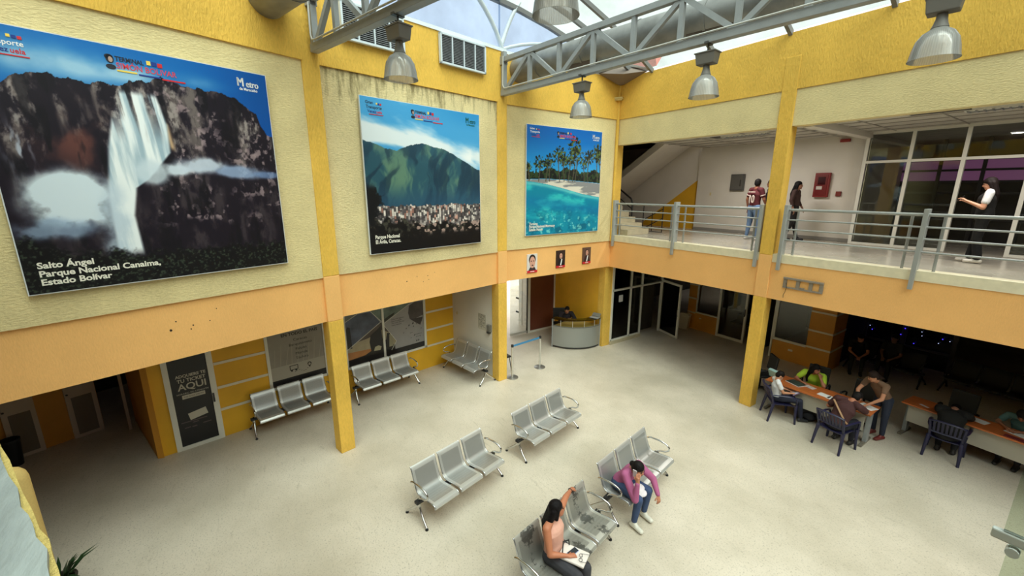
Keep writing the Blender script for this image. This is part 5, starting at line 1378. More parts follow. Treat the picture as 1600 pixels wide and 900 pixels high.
# ---------------------------------------------------------------- reception counter
rc = thing('reception_counter', 'curved grey reception counter with a glass top', 'counter', (-1.27, -.36, 0))
GREYP = mat('perforated_grey_panel', (156, 158, 154), .45, metal=.3, bump=.25, bscale=140, bdist=.004)
A0, A1, RR = math.radians(-79), math.radians(17), 1.09
def arc(r_, n=28, a0=A0, a1=A1): return [Vector((r_ * math.cos(t), r_ * math.sin(t), 0)) for t in np.linspace(a0, a1, n)]
def ring(mb, r0, r1, z0, z1, a0=A0, a1=A1): return mb.strip([p + Vector((0, 0, z0)) for p in arc(r0, 28, a0, a1)], [p + Vector((0, 0, z0)) for p in arc(r1, 28, a0, a1)], (0, 0, z1 - z0))
ring(MB(), RR - .02, RR, .07, .74).build('front_panel', GREYP, rc, smooth=40)
ring(MB(), RR - .05, RR - .01, .02, .07).build('plinth', mat('dark_plinth', (46, 46, 46), .5), rc)
ring(MB(), RR - .03, RR + .012, .74, .765).build('top_trim', mat('counter_trim', (112, 112, 108), .4), rc)
ring(MB(), RR - .24, RR + .05, .985, .997).build('glass_top', glass_mat('counter_glass', (200, 216, 200), .9), rc)
ring(MB(), RR - .75, RR - .04, .70, .725).build('work_surface', mat('counter_wood', (176, 150, 84), .5), rc)
for t in (A0 + .02, A1 - .02):
    MB().tube([(RR * math.cos(t), RR * math.sin(t), .0), (RR * math.cos(t), RR * math.sin(t), .985)], .022, 12).build('post', STEEL, rc, smooth=50)
for t in np.linspace(A0 + .3, A1 - .3, 4):
    MB().tube([(RR * math.cos(t), RR * math.sin(t), .76), (RR * math.cos(t), RR * math.sin(t), .985)], .010, 10).build('glass_support', ALU, rc, smooth=50)
tp_ = thing('tablet_device', 'silver device with a raised lid on the end of the counter', 'device', (-1.27 + 1.0 * math.cos(.2), -.36 + 1.0 * math.sin(.2) - .08, .998), .3)
MB().box((0, 0, .012), (.30, .22, .022)).build('base', mat('device_silver', (196, 198, 200), .25, metal=.5), tp_, bevel=.005)
MB().box((0, .10, .075), (.28, .02, .14), rot=Matrix.Rotation(-.9, 3, 'X')).build('lid', mat('device_grey', (120, 118, 110), .3), tp_, bevel=.004)

# ---------------------------------------------------------------- beige bin
tb = thing('waste_bin', 'beige lidded bin beside the open glass door', 'bin', (.28, 3.96, 0), .3)
def tpr(mb, w0, d0, z0, w1, d1, z1):
    return mb.add([(-w0 / 2, -d0 / 2, z0), (w0 / 2, -d0 / 2, z0), (w0 / 2, d0 / 2, z0), (-w0 / 2, d0 / 2, z0), (-w1 / 2, -d1 / 2, z1), (w1 / 2, -d1 / 2, z1), (w1 / 2, d1 / 2, z1), (-w1 / 2, d1 / 2, z1)],
                  [(3, 2, 1, 0), (4, 5, 6, 7), (0, 1, 5, 4), (1, 2, 6, 5), (2, 3, 7, 6), (3, 0, 4, 7)])
tpr(MB(), .30, .26, 0, .38, .32, .50).build('body', mat('beige_plastic', (220, 210, 190), .5), tb, bevel=.02)
tpr(tpr(MB(), .41, .35, .50, .40, .34, .55), .36, .30, .55, .26, .2, .62).build('lid', mat('beige_lid', (228, 218, 198), .5), tb, bevel=.012)

# ---------------------------------------------------------------- desks and what lies on them
WOOD = mat('orange_wood', (190, 104, 52), .38, var=.25, vscale=3, stretch=(1, 9, 1))
PANEL = mat('beige_panel', (178, 172, 158), .5)
def desk(label, x, y, rz, L, D):
    r = thing('office_desk', label, 'desk', (x, y, 0), rz, 'orange topped desks under the balcony')
    MB().bx(-L / 2, L / 2, -D / 2, D / 2, .72, .75).build('tabletop', WOOD, r, bevel=.006)
    MB().bx(-L / 2 + .1, L / 2 - .1, -D / 2 + .10, -D / 2 + .12, .33, .70).build('modesty_panel', PANEL, r)
    for s in (-1, 1):
        X = s * (L / 2 - .07)
        lg = MB().bx(X - .035, X + .035, -.07, .07, .04, .72).build('leg', STEEL, r, bevel=.006)
        MB().bx(X - .03, X + .03, -D / 2 + .02, D / 2 - .04, 0, .045).bx(X - .025, X + .025, -D / 2 + .05, D / 2 - .05, .69, .72).build('foot_bar', mat('desk_foot', (120, 112, 100), .5), lg, bevel=.004)
    return r
desk('orange topped desk of the person in green shirt beside the free column', 5.9, .475, 0, 1.98, .61)
D2 = (8.13, 1.60, math.radians(-7))
desk('second orange topped desk at the right edge', *D2[:2], D2[2], 2.1, .56)
def flat(name, label, cat, x, y, z, w_, d, h, rz, m_, group=None, bevel=.002):
    o = MB().box((0, 0, h / 2), (w_, d, h)).build(name, m_, bevel=bevel); o.location = (x, y, z); o.rotation_euler = (0, 0, rz)
    return tag(o, label, cat, group)
PAPER = mat('white_paper', (226, 224, 222), .7)
bx_ = thing('folder_box', 'pale blue folder box on the left end of the desk beside the column', 'folder', (4.99, .44, .752), -.25)
MB().box((0, 0, .09), (.30, .07, .18), rot=Matrix.Rotation(.35, 3, 'X')).build('cover', mat('pale_blue_card', (168, 206, 204), .6), bx_, bevel=.004)
MB().box((0, .035, .10), (.28, .03, .16), rot=Matrix.Rotation(.35, 3, 'X')).build('pages', PAPER, bx_)
bk = thing('magazine', 'dark patterned magazine on the desk in front of the green shirt', 'magazine', (5.42, .50, .752), -.35)
MB().box((0, 0, .008), (.34, .24, .014)).build('pages', PAPER, bk); MB().box((0, .005, .018), (.33, .235, .005)).build('cover', mat('dark_cover', (56, 66, 62), .5, var=.6, vscale=12), bk)
pb = flat('leaflet', 'white leaflet with pinkish print beside the dark magazine', 'leaflet', 5.69, .56, .752, .2, .14, .006, -.3, mat('pink_print_paper', (206, 190, 186), .6, var=.25, vscale=20))
for k, (x, y, a) in enumerate(((6.03, .38, -.12), (6.22, .34, -.1))):
    flat('paper_stack', ('sheets of paper on the desk left of the seated person in maroon shirt', 'sheets of paper touching the seated person in maroon shirt')[k], 'paper', x, y, .752, .23, .17, .008, a, PAPER)
flat('paper_sheet', 'sheet of paper on the right end of the desk by the standing person', 'paper', 6.73, .55, .752, .30, .22, .004, -.35, PAPER)
rot2 = Matrix.Rotation(D2[2], 3, 'Z')
def d2p(a, b_): q = rot2 @ Vector((a, b_, 0)); return D2[0] + q.x, D2[1] + q.y
x, y = d2p(-.74, -.12); flat('paper_slip', 'small pale slip on the left end of the second desk', 'paper', x, y, .752, .16, .06, .004, -.5, mat('pink_slip', (206, 196, 200), .6))
x, y = d2p(-.02, .08); flat('paper_sheet', 'white sheet on the second desk before the black shirted person', 'paper', x, y, .752, .30, .2, .004, -.3, PAPER)
x, y = d2p(.52, .06); flat('paper_sheet', 'white sheet on the second desk under the teal sleeved arm', 'paper', x, y, .752, .32, .2, .004, -.35, PAPER)
x, y = d2p(.58, -.19); flat('folder', 'dark red folder at the front edge of the second desk', 'folder', x, y, .752, .36, .12, .01, -.15, mat('red_folder', (112, 40, 44), .5))
bp_ = thing('backpack', 'dark backpack on the floor under the desk by the boy', 'backpack', (5.78, .50, 0), .3)
MB().ball((0, 0, .20), .2, 16, sc=(1.0, .62, 1.0)).ball((0, -.1, .14), .13, 14, sc=(1.0, .55, .85)).build('body', mat('dark_nylon', (24, 24, 32), .6, bump=.3, bscale=12), bp_, smooth=80)
MB().tube([(-.06, 0, .38), (-.04, 0, .43), (.04, 0, .43), (.06, 0, .38)], .01, 6).build('handle', mat('dark_strap', (18, 18, 24), .7), bp_)
for s in (-1, 1): MB().tube([(s * .08, .1, .34), (s * .11, .16, .24), (s * .1, .12, .08)], .014, 6).build('strap', mat('dark_strap', (18, 18, 24), .7), bp_)

# ---------------------------------------------------------------- plastic armchairs, office chairs
NAVY = mat('navy_plastic', (34, 33, 64), .35)
def plastic_chair():
    r = thing('plastic_armchair', '', 'chair')
    mb = MB()
    n = 9
    A = [(-.21, y, .425 + .0 * y) for y in np.linspace(-.2, .22, n)]
    # dished seat
    xs_, ys_ = np.linspace(-.22, .22, 9), np.linspace(-.21, .22, 8)
    vs = [(x, y, .43 - .02 * (1 - (x / .22) ** 2) - (.03 if y > .2 else 0)) for y in ys_ for x in xs_]; m = len(vs)
    vs2 = [(x, y, z - .018) for x, y, z in vs]
    F = []
    for j in range(7):
        for i in range(8):
            a = j * 9 + i; F += [(a, a + 1, a + 10, a + 9), (m + a, m + a + 9, m + a + 10, m + a + 1)]
    bd = [i for i in range(9)] + [9 * j + 8 for j in range(1, 8)] + [63 + i for i in range(7, -1, -1)] + [9 * j for j in range(6, 0, -1)]
    for k in range(len(bd)): a, c = bd[k], bd[(k + 1) % len(bd)]; F.append((a, m + a, m + c, c))
    MB().add(vs + vs2, F).build('seat', NAVY, r, smooth=50)
    # curved back: top rail, side rails, slats
    def bk(x, t):   # t 0..1 up the back
        return Vector((x * (1 + .10 * t), -.205 - .13 * t - .05 * (1 - (x / .22) ** 2) * t, .43 + .40 * t))
    mb = MB()
    top = [bk(x, 1 - .10 * (abs(x) / .22) ** 3) for x in np.linspace(-.22, .22, 11)]
    mb.tube(top, .024, 8, flat=.8); mb.tube([bk(x, .30) for x in np.linspace(-.21, .21, 9)], .018, 6)
    for s in (-1, 1): mb.tube([bk(s * .22, t) for t in np.linspace(0, .93, 7)], .022, 8)
    for k in range(7):
        x = -.165 + .055 * k
        P = [bk(x, t) for t in (.3, .5, .7, .9, .98)]
        for p, q in zip(P[:-1], P[1:]): mb.bar(p, q, .032, .010, up=(0, 1, 0))
    mb.build('backrest', NAVY, r, smooth=50)
    for s in (-1, 1):
        MB().tube([bk(s * .225, .52), Vector((s * .265, -.14, .655)), Vector((s * .28, .06, .66)), Vector((s * .275, .19, .64)), Vector((s * .265, .225, .56)), Vector((s * .255, .235, .44))], [.018, .024, .026, .026, .024, .022], 8, flat=.7).build('armrest', NAVY, r, smooth=50)
        MB().tube([(s * .245, .235, .45), (s * .25, .24, .2), (s * .262, .255, 0)], [.034, .028, .022], 8).build('leg', NAVY, r, smooth=50)
        MB().tube([(s * .225, -.21, .45), (s * .24, -.25, .22), (s * .25, -.29, 0)], [.036, .029, .022], 8).build('leg', NAVY, r, smooth=50)
    return r
pc = plastic_chair(); G_ = 'navy plastic armchairs at the desks'
CH_BOY, CH_MAN, CH_MAN2 = (5.33, .04, math.radians(-48)), (6.50, -.20, math.radians(-10)), (7.84, 1.20, math.radians(3))
for i, ((x, y, a), lb) in enumerate(((CH_BOY, 'navy plastic armchair the boy in white sits on'), (CH_MAN, 'navy plastic armchair of the person in maroon shirt'), (CH_MAN2, 'navy plastic armchair of the black shirted person at the second desk'))):
    o = pc if i == 0 else copy_tree(pc); o.location = (x, y, 0); o.rotation_euler = (0, 0, a); tag(o, lb, 'chair', G_)
BLK = mat('black_fabric', (22, 21, 22), .7); BLKP = mat('black_chair_plastic', (26, 26, 27), .4)
def office_chair():
    r = thing('office_chair', '', 'chair')
    MB().box((0, 0, .47), (.46, .44, .07)).build('seat', BLK, r, bevel=.03)
    MB().box((0, -.25, .78), (.43, .05, .42), rot=Matrix.Rotation(.12, 3, 'X')).build('backrest', mat('black_mesh_back', (34, 33, 33), .5), r, bevel=.02)
    MB().tube([(0, -.05, .44), (0, -.24, .47), (0, -.27, .62)], .02, 8).build('back_support', BLKP, r)
    MB().tube([(0, 0, .1), (0, 0, .44)], .03, 10).build('gas_lift', BLKP, r)
    mb = MB()
    for k in range(5):
        a = 2 * PI * k / 5; mb.tube([(0, 0, .11), (.28 * math.cos(a), .28 * math.sin(a), .06)], [.03, .018], 8); mb.ball((.28 * math.cos(a), .28 * math.sin(a), .028), .028, 8)
    mb.build('star_base', BLKP, r)
    for s in (-1, 1):
        MB().tube([(s * .22, -.12, .46), (s * .28, -.10, .52), (s * .28, -.1, .64), (s * .28, -.02, .67), (s * .28, .12, .67), (s * .28, .16, .62), (s * .27, .12, .52), (s * .22, .1, .46)], .02, 8).build('armrest', BLKP, r, smooth=50)
    return r
oc = office_chair()
for i, (x, y, a, lb) in enumerate(((6.42, 1.12, 2.95, 'black office chair between the desk and the standing person'), (7.78, 2.22, PI - .15, 'black office chair behind the second desk, empty'),
                                   (4.42, 1.05, 2.4, 'black office chair half hidden behind the free column'), (5.55, 1.22, PI + .1, 'black office chair of the person in green shirt'))):
    o = oc if i == 0 else copy_tree(oc); o.location = (x, y, 0); o.rotation_euler = (0, 0, a); tag(o, lb, 'chair', 'black office chairs behind the desks')
o = copy_tree(oc); o.location = (-1.66, -.56, 0); o.rotation_euler = (0, 0, -2.1); tag(o, 'black chair of the receptionist behind the counter', 'chair'); 
# ---------------------------------------------------------------- people
def fuse(mb, voxel, it=4, clampz=None):
    """union of the limbs into one continuous smooth skin; returns a mesh"""
    me = bpy.data.meshes.new('fuse'); me.from_pydata(mb.v, [], mb.f)
    bm = bmesh.new(); bm.from_mesh(me); bmesh.ops.recalc_face_normals(bm, faces=bm.faces); bm.to_mesh(me); bm.free()
    o = bpy.data.objects.new('fuse', me); C.objects.link(o)
    r = o.modifiers.new('r', 'REMESH'); r.mode = 'VOXEL'; r.voxel_size = voxel; r.use_smooth_shade = True
    s = o.modifiers.new('s', 'SMOOTH'); s.factor = .5; s.iterations = it
    dg = bpy.context.evaluated_depsgraph_get()
    out = bpy.data.meshes.new_from_object(o.evaluated_get(dg))
    bpy.data.objects.remove(o); bpy.data.meshes.remove(me)
    if clampz is not None:
        for v in out.vertices:
            if v.co.z < clampz: v.co.z = clampz
    return out
def mesh_obj(name, me, m_, parent):
    me.name = name; me.materials.clear(); me.materials.append(m_)
    me.polygons.foreach_set('use_smooth', [True] * len(me.polygons))
    o = bpy.data.objects.new(name, me); C.objects.link(o); o.parent = parent
    return o
V = Vector
def lerp(a, b_, t): return V(a).lerp(V(b_), t)
def person(label, loc, rz, J, shirt, trousers, hair, skin=(186, 124, 92), sleeve=.5, shoes=(40, 36, 34), hairstyle='short', k=1.0, voxel=.013, legs=True, bulk=1.0, flare=1.0, group=None, bare_shoulder=False, shoe_col=None):
    r = thing('person', label, 'person', loc, rz, group)
    J = {a: (V(c) if not isinstance(c, (int, float)) else c) for a, c in J.items()}
    SK = mat('skin_%d_%d' % (skin[0], skin[2]), skin, .55)
    hd, fd = J['head'], J['fd'].normalized()
    up = J.get('up', V((0, 0, 1))); rt = fd.cross(up).normalized(); up = rt.cross(fd).normalized()
    across = (J['shR'] - J['shL']).normalized()
    rot = Matrix((rt, fd, up)).transposed()
    q = k
    # ---- skin
    mb = MB()
    mb.ball(hd + up * .018 * q - fd * .012 * q, 1, 18, sc=(.074 * q, .092 * q, .098 * q), rot=rot)
    mb.ball(hd + fd * .022 * q - up * .045 * q, 1, 16, sc=(.058 * q, .062 * q, .066 * q), rot=rot)
    mb.cone(hd + fd * .062 * q - up * .085 * q, hd + fd * .05 * q - up * .07 * q, .022 * q, .03 * q)
    mb.cone(hd + fd * .080 * q + up * .012 * q, hd + fd * .097 * q - up * .022 * q, .008 * q, .013 * q, 8)
    for s in (-1, 1): mb.ball(hd + rt * s * .074 * q - fd * .008 * q - up * .008 * q, 1, 8, sc=(.010 * q, .018 * q, .028 * q), rot=rot)
    mb.cone(J['neck'] - (hd - J['neck']) * .1, hd - up * .05 * q - fd * .015 * q, .052 * q * bulk ** .5, .048 * q)
    mb.cone(J['pel'], lerp(J['pel'], J['chest'], .5), .10 * q * bulk, .085 * q * bulk, 14, 1.35, across)
    mb.cone(lerp(J['pel'], J['chest'], .5), J['chest'], .085 * q * bulk, .095 * q * bulk, 14, 1.4, across)
    mb.cone(J['chest'], lerp(J['chest'], J['neck'], .75), .095 * q * bulk, .05 * q, 14, 1.5, across)
    for S in 'LR':
        mb.cone(lerp(J['neck'], J['sh' + S], .35), J['sh' + S], .045 * q, .05 * q * bulk)
        mb.cone(J['sh' + S], J['el' + S], .047 * q * bulk, .037 * q * bulk)
        mb.cone(J['el' + S], J['wr' + S], .038 * q * bulk, .024 * q)
        hdv = J.get('hd' + S, (J['wr' + S] - J['el' + S])).normalized(); hn = J.get('hn' + S, V((0, 0, -1)))
        hn = (hn - hdv * hn.dot(hdv)); hn = hn.normalized() if hn.length > .05 else frame(hdv)[1]
        sd = hdv.cross(hn).normalized()
        mb.cone(J['wr' + S], J['wr' + S] + hdv * .075 * q, .018 * q, .019 * q, 10, 1.9, sd)
        J['_hd' + S], J['_hn' + S], J['_sd' + S] = hdv, hn, sd
    if legs:
        for S in 'LR':
            mb.cone(J['hip' + S], J['kn' + S], .08 * q * bulk, .052 * q * bulk); mb.cone(J['kn' + S], J['an' + S], .05 * q, .034 * q)
            td = J.get('toe', V((0, 1, 0))).normalized(); td = J.get('toe' + S, td).normalized()
            mb.cone(J['an' + S], J['an' + S] + td * .10 * q - V((0, 0, .035 * q)), .036 * q, .026 * q)
    me = fuse(mb, voxel, 3)
    # fingers rooted in the palm, added to the same mesh
    fm = MB()
    for S in 'LR':
        w_, d, n, sd = J['wr' + S], J['_hd' + S], J['_hn' + S], J['_sd' + S]
        curl = J.get('curl' + S, .5)
        for i, (o_, L) in enumerate(((-.027, .058), (-.009, .070), (.009, .066), (.026, .052))):
            b0 = w_ + d * .078 * q + sd * o_ * q
            d1 = (d * math.cos(curl * .6) + n * math.sin(curl * .6)).normalized(); d2_ = (d * math.cos(curl * 1.5) + n * math.sin(curl * 1.5)).normalized()
            m1 = b0 + d1 * L * .5 * q; e = m1 + d2_ * L * .5 * q
            fm.tube([b0 - d * .02 * q, b0, m1, e, e + d2_ * .004], [.009 * q, .0088 * q, .008 * q, .0068 * q, .003 * q], 7)
        ts = J.get('th' + S, 1 if S == 'R' else -1)
        t0 = w_ + d * .025 * q + sd * ts * .024 * q; t1 = t0 + (d * .6 + sd * ts * .75 + n * .25).normalized() * .035 * q; t2 = t1 + (d * .9 + sd * ts * .25 + n * .3).normalized() * .03 * q
        fm.tube([t0 - sd * ts * .01, t0, t1, t2], [.011 * q, .011 * q, .0095 * q, .006 * q], 7)
    bm = bmesh.new(); bm.from_mesh(me)
    vv = [bm.verts.new(p) for p in fm.v]
    for f in fm.f:
        try: bm.faces.new([vv[i] for i in f])
        except ValueError: pass
    bmesh.ops.recalc_face_normals(bm, faces=bm.faces); bm.to_mesh(me); bm.free()
    mesh_obj('body', me, SK, r)
    # ---- face
    DK = mat('eye_dark', (34, 24, 22), .3); LP = mat('lip_%d' % skin[0], (150, 78, 70), .5)
    for s in (-1, 1):
        MB().ball(hd + fd * .078 * q + rt * s * .031 * q + up * .010 * q, 1, 8, sc=(.013 * q, .008 * q, .007 * q), rot=rot).build('eye', DK, r, smooth=80)
        MB().bar(hd + fd * .082 * q + rt * s * .016 * q + up * .030 * q, hd + fd * .072 * q + rt * s * .048 * q + up * .031 * q, .006 * q, .007 * q).build('eyebrow', DK, r)
    MB().ball(hd + fd * .080 * q - up * .055 * q, 1, 8, sc=(.022 * q, .008 * q, .007 * q), rot=rot).build('mouth', LP, r, smooth=80)
    # ---- hair
    HM = mat('hair_%d_%d' % (hair[0], hair[1]), hair, .6, bump=.4, bscale=60, spec=.15)
    hb = MB()
    hb.ball(hd + up * .040 * q - fd * .016 * q, 1, 18, sc=(.083 * q, .094 * q, .084 * q), rot=rot)
    hb.ball(hd + up * .0 * q - fd * .045 * q, 1, 14, sc=(.078 * q, .066 * q, .085 * q), rot=rot)
    if hairstyle == 'long':
        bk = J['neck'] - fd * .06 * q
        for s in (-1, -.4, .4, 1):
            hb.cone(hd - fd * .05 * q + rt * s * .05 * q, bk + rt * s * .055 * q - V((0, 0, .10 * q)) - fd * .035 * q, .05 * q, .04 * q)
            hb.cone(bk + rt * s * .055 * q - V((0, 0, .10 * q)) - fd * .035 * q, bk + rt * s * .04 * q - V((0, 0, .26 * q)) - fd * .045 * q, .04 * q, .022 * q)
        for s in (-1, 1): hb.cone(hd + rt * s * .066 * q + up * .03 * q, hd + rt * s * .07 * q - up * .10 * q - fd * .02 * q, .028 * q, .026 * q)
    elif hairstyle == 'bun':
        hb.ball(hd - fd * .115 * q + up * .0 * q, .045 * q, 12)
        for s in (-1, 1): hb.cone(hd + rt * s * .062 * q + up * .035 * q + fd * .02 * q, hd - fd * .08 * q + rt * s * .03 * q, .026 * q, .03 * q)
    elif hairstyle == 'tied':
        hb.cone(hd - fd * .09 * q - up * .02 * q, hd - fd * .14 * q - up * .10 * q, .035 * q, .02 * q)
        for s in (-1, 1): hb.cone(hd + rt * s * .062 * q + up * .035 * q + fd * .015 * q, hd - fd * .06 * q + rt * s * .04 * q - up * .03 * q, .027 * q, .03 * q)
    mesh_obj('hair', fuse(hb, voxel * .8, 3), HM, r)
    # ---- shirt
    sm_, g = mat('cloth_%d_%d_%d' % shirt, shirt, .85, var=.06, vscale=7, bump=.25, bscale=14), .013 * q
    mb = MB()
    P0_ = J['pel'] + (J['chest'] - J['pel']).normalized() * .02
    mb.cone(P0_, lerp(J['pel'], J['chest'], .5), .108 * q * bulk, .098 * q * bulk, 16, 1.35, across)
    mb.cone(lerp(J['pel'], J['chest'], .5), J['chest'], .098 * q * bulk, .108 * q * bulk, 16, 1.4, across)
    mb.cone(J['chest'], lerp(J['chest'], J['neck'], .72), .108 * q * bulk, .06 * q, 16, 1.5, across)
    for S in 'LR':
        sh, el, wr = J['sh' + S], J['el' + S], J['wr' + S]
        if bare_shoulder:
            mb.cone(lerp(J['neck'], sh, .45), lerp(J['chest'], sh, .55), .036 * q, .05 * q); continue
        mb.cone(lerp(J['neck'], sh, .4), sh, .054 * q, .062 * q * bulk)
        mb.cone(sh, lerp(sh, el, min(1, sleeve)), .062 * q * bulk, (.056 if sleeve < 1 else .052) * q * bulk)
        if sleeve > 1: mb.cone(el, lerp(el, wr, sleeve - 1), .052 * q * bulk, .037 * q)
    mesh_obj('shirt', fuse(mb, voxel, 3), sm_, r)
    # ---- trousers, shoes
    if legs:
        tm = mat('cloth_%d_%d_%d' % trousers, trousers, .85, var=.1, vscale=7, bump=.25, bscale=16)
        mb = MB()
        mb.cone(J['pel'] - V((0, 0, .02)), J['pel'] + (J['chest'] - J['pel']).normalized() * .03, .112 * q * bulk, .106 * q * bulk, 16, 1.38, across)
        for S in 'LR':
            mb.cone(lerp(J['pel'], J['hip' + S], .6), J['hip' + S], .10 * q * bulk, .094 * q * bulk)
            mb.cone(J['hip' + S], J['kn' + S], .093 * q * bulk, .064 * q * bulk)
            mb.cone(J['kn' + S], lerp(J['kn' + S], J['an' + S], .90), .064 * q * bulk, .047 * q * flare)
        mesh_obj('trousers', fuse(mb, voxel, 3), tm, r)
        SHM = mat('shoe_%d_%d' % (shoes[0], shoes[2]), shoes, .5)
        for S in 'LR':
            td = J.get('toe' + S, J.get('toe', V((0, 1, 0)))).normalized(); a = J['an' + S]; fz = a.z - .075 * q
            mb = MB().cone(V((a.x, a.y, fz + .04 * q)) - td * .035 * q, V((a.x, a.y, fz + .032 * q)) + td * .155 * q, .042 * q, .036 * q, 12, 1.15)
            mb.cone(a + V((0, 0, .015)), V((a.x, a.y, fz + .05 * q)) + td * .06 * q, .042 * q, .034 * q)
            o = mesh_obj('shoe', fuse(mb, .011, 2, clampz=fz + .002), SHM, r)
    return r, J

def std(**o):
    J = dict(pel=(0, 0, .93), chest=(0, .01, 1.25), neck=(0, .0, 1.43), head=(0, .02, 1.55), fd=(0, 1, 0), shL=(-.175, 0, 1.38), shR=(.175, 0, 1.38), elL=(-.22, -.03, 1.10), elR=(.22, -.03, 1.10),
             wrL=(-.22, .05, .86), wrR=(.22, .05, .86), hipL=(-.09, 0, .90), hipR=(.09, 0, .90), knL=(-.10, .02, .49), knR=(.10, .02, .49), anL=(-.10, -.02, .08), anR=(.10, -.02, .08))
    J.update(o); return J
def sit(**o):
    J = dict(pel=(0, 0, .53), chest=(0, .03, .85), neck=(0, .03, 1.04), head=(0, .06, 1.16), fd=(0, 1, 0), shL=(-.175, .02, .99), shR=(.175, .02, .99), elL=(-.21, .08, .72), elR=(.21, .08, .72),
             wrL=(-.10, .30, .63), wrR=(.10, .30, .63), hipL=(-.095, .03, .51), hipR=(.095, .03, .51), knL=(-.12, .44, .50), knR=(.12, .44, .50), anL=(-.12, .46, .08), anR=(.12, .46, .08))
    J.update(o); return J
def at_bench(B, x, y=0):
    q = bench_M(*B) @ Vector((x, y, 0)); return (q.x, q.y, 0), math.radians(B[2] - 180)
BLACKH = (22, 18, 18)

# person in pink sweater on the phone
loc, rz = at_bench(BC_, .50, 0)
pk, J = person('person in pink sweater and jeans leaning forward with a phone at the ear', loc, rz,
    sit(pel=(0, .27, .53), chest=(0, .46, .79), neck=(.12, .54, .94), head=(.18, .66, 1.03), fd=(.10, .93, -.28), shL=(-.07, .53, .92), shR=(.27, .50, .90), elR=(.33, .72, .62), wrR=(.31, .73, .90), hdR=(-.10, -.10, 1), hnR=(-.9, -.1, 0), curlR=.6,
        elL=(-.22, .72, .68), wrL=(-.14, .86, .50), hdL=(.1, .25, -.9), hipL=(-.09, .30, .52), hipR=(.09, .30, .52), knL=(-.13, .70, .51), knR=(.17, .70, .51), anL=(-.12, .66, .085), anR=(.19, .66, .085), toe=(.25, 1, 0)),
    (172, 92, 134), (58, 76, 112), BLACKH, (190, 128, 98), sleeve=1.93, shoes=(214, 210, 198), hairstyle='bun', voxel=.011, bulk=1.08)
ph = thing('mobile_phone', 'mobile phone held to the ear of the person in pink sweater', 'phone'); ph.matrix_basis = wmat(pk) @ Matrix.Translation((.268, .655, .995)) @ Matrix.Rotation(.15, 4, 'Y')
MB().box((0, 0, 0), (.012, .065, .13)).build('case', mat('phone_case', (206, 196, 200), .4), ph, bevel=.003)
MB().box((-.007, 0, 0), (.003, .058, .12)).build('screen', mat('phone_screen', (20, 22, 28), .1), ph)
bg_ = thing('shoulder_bag', 'white cloth bag on the lap of the person in pink sweater', 'bag'); bg_.matrix_basis = wmat(pk) @ Matrix.Translation((.02, .60, .60))
MB().ball((0, 0, -.02), 1, 14, sc=(.11, .10, .035)).ball((.03, .08, -.05), 1, 12, sc=(.09, .08, .035)).build('pouch', mat('white_cloth', (222, 214, 218), .8, bump=.5, bscale=12), bg_, smooth=80)

# person reaching over the worn bench
loc, rz = at_bench(BD, .28, 0)
wd, J = person('person in pale pink top with long black hair, arm stretched over the bench back', loc, rz,
    sit(pel=(.02, .29, .53), chest=(.03, .27, .85), neck=(.03, .26, 1.03), head=(.0, .29, 1.15), fd=(-.82, .55, .02), shL=(-.14, .24, .98), shR=(.19, .29, .97), elL=(-.40, .14, .98), wrL=(-.68, .035, .885), hdL=(-.7, -.15, -.25), hnL=(0, 0, -1), curlL=.9,
        elR=(.25, .40, .70), wrR=(.08, .56, .67), hdR=(-.8, .5, -.1), curlR=.8, hipL=(-.08, .30, .51), hipR=(.11, .30, .51), knL=(-.05, .73, .52), knR=(.14, .74, .53), anL=(-.04, .76, .085), anR=(.14, .80, .085)),
    (222, 168, 150), (58, 58, 64), (18, 14, 16), (184, 116, 84), hairstyle='long', shoes=(190, 130, 104), voxel=.011, bulk=1.17, bare_shoulder=True)
MB().tube([Vector(J['wrL']).lerp(Vector(J['elL']), .12) + Vector((.0, math.cos(t) * .032, math.sin(t) * .032)) for t in np.linspace(0, 2 * PI, 14, endpoint=False)], .006, 6, closed=True).build('wristwatch', mat('watch_black', (24, 22, 22), .4), wd)
cl = thing('document_bag', 'white document bag on the lap of the long haired person', 'bag'); cl.matrix_basis = wmat(wd) @ Matrix.Translation((.0, .58, .632)) @ Matrix.Rotation(.25, 4, 'Z')
MB().box((0, 0, 0), (.24, .34, .035)).build('pouch', mat('white_canvas', (226, 216, 210), .7, bump=.2, bscale=10), cl, bevel=.012)
MB().tube([(-.1, -.1, .02), (-.13, -.12, .06), (-.04, -.16, .1), (.08, -.12, .06), (.1, -.1, .02)], .008, 6).build('strap', mat('black_strap', (24, 22, 24), .6), cl)
p2_ = thing('mobile_phone', 'mobile phone lying on the white document bag', 'phone'); p2_.matrix_basis = cl.matrix_basis @ Matrix.Translation((-.02, -.02, .024)) @ Matrix.Rotation(1.2, 4, 'Z')
MB().box((0, 0, 0), (.075, .15, .009)).build('case', mat('phone_case_blue', (150, 160, 200), .3), p2_, bevel=.003); MB().box((0, .0, .005), (.068, .14, .002)).build('screen', mat('phone_screen', (20, 22, 28), .1), p2_)
gs = thing('eyeglasses', 'wire eyeglasses lying on the white document bag', 'glasses'); gs.matrix_basis = cl.matrix_basis @ Matrix.Translation((.02, .10, .035)) @ Matrix.Rotation(.3, 4, 'Z')
for s in (-1, 1):
    MB().tube([(s * .034 + .026 * math.cos(t), 0 + .02 * math.sin(t), 0) for t in np.linspace(0, 2 * PI, 16, endpoint=False)], .003, 5, closed=True).tube([(s * .06, 0, 0), (s * .062, .11, .0)], .0025, 5).build('rim', mat('black_wire', (26, 24, 26), .4), gs)
MB().tube([(-.01, .0, 0), (.01, .0, 0)], .0025, 5).build('bridge', mat('black_wire', (26, 24, 26), .4), gs)

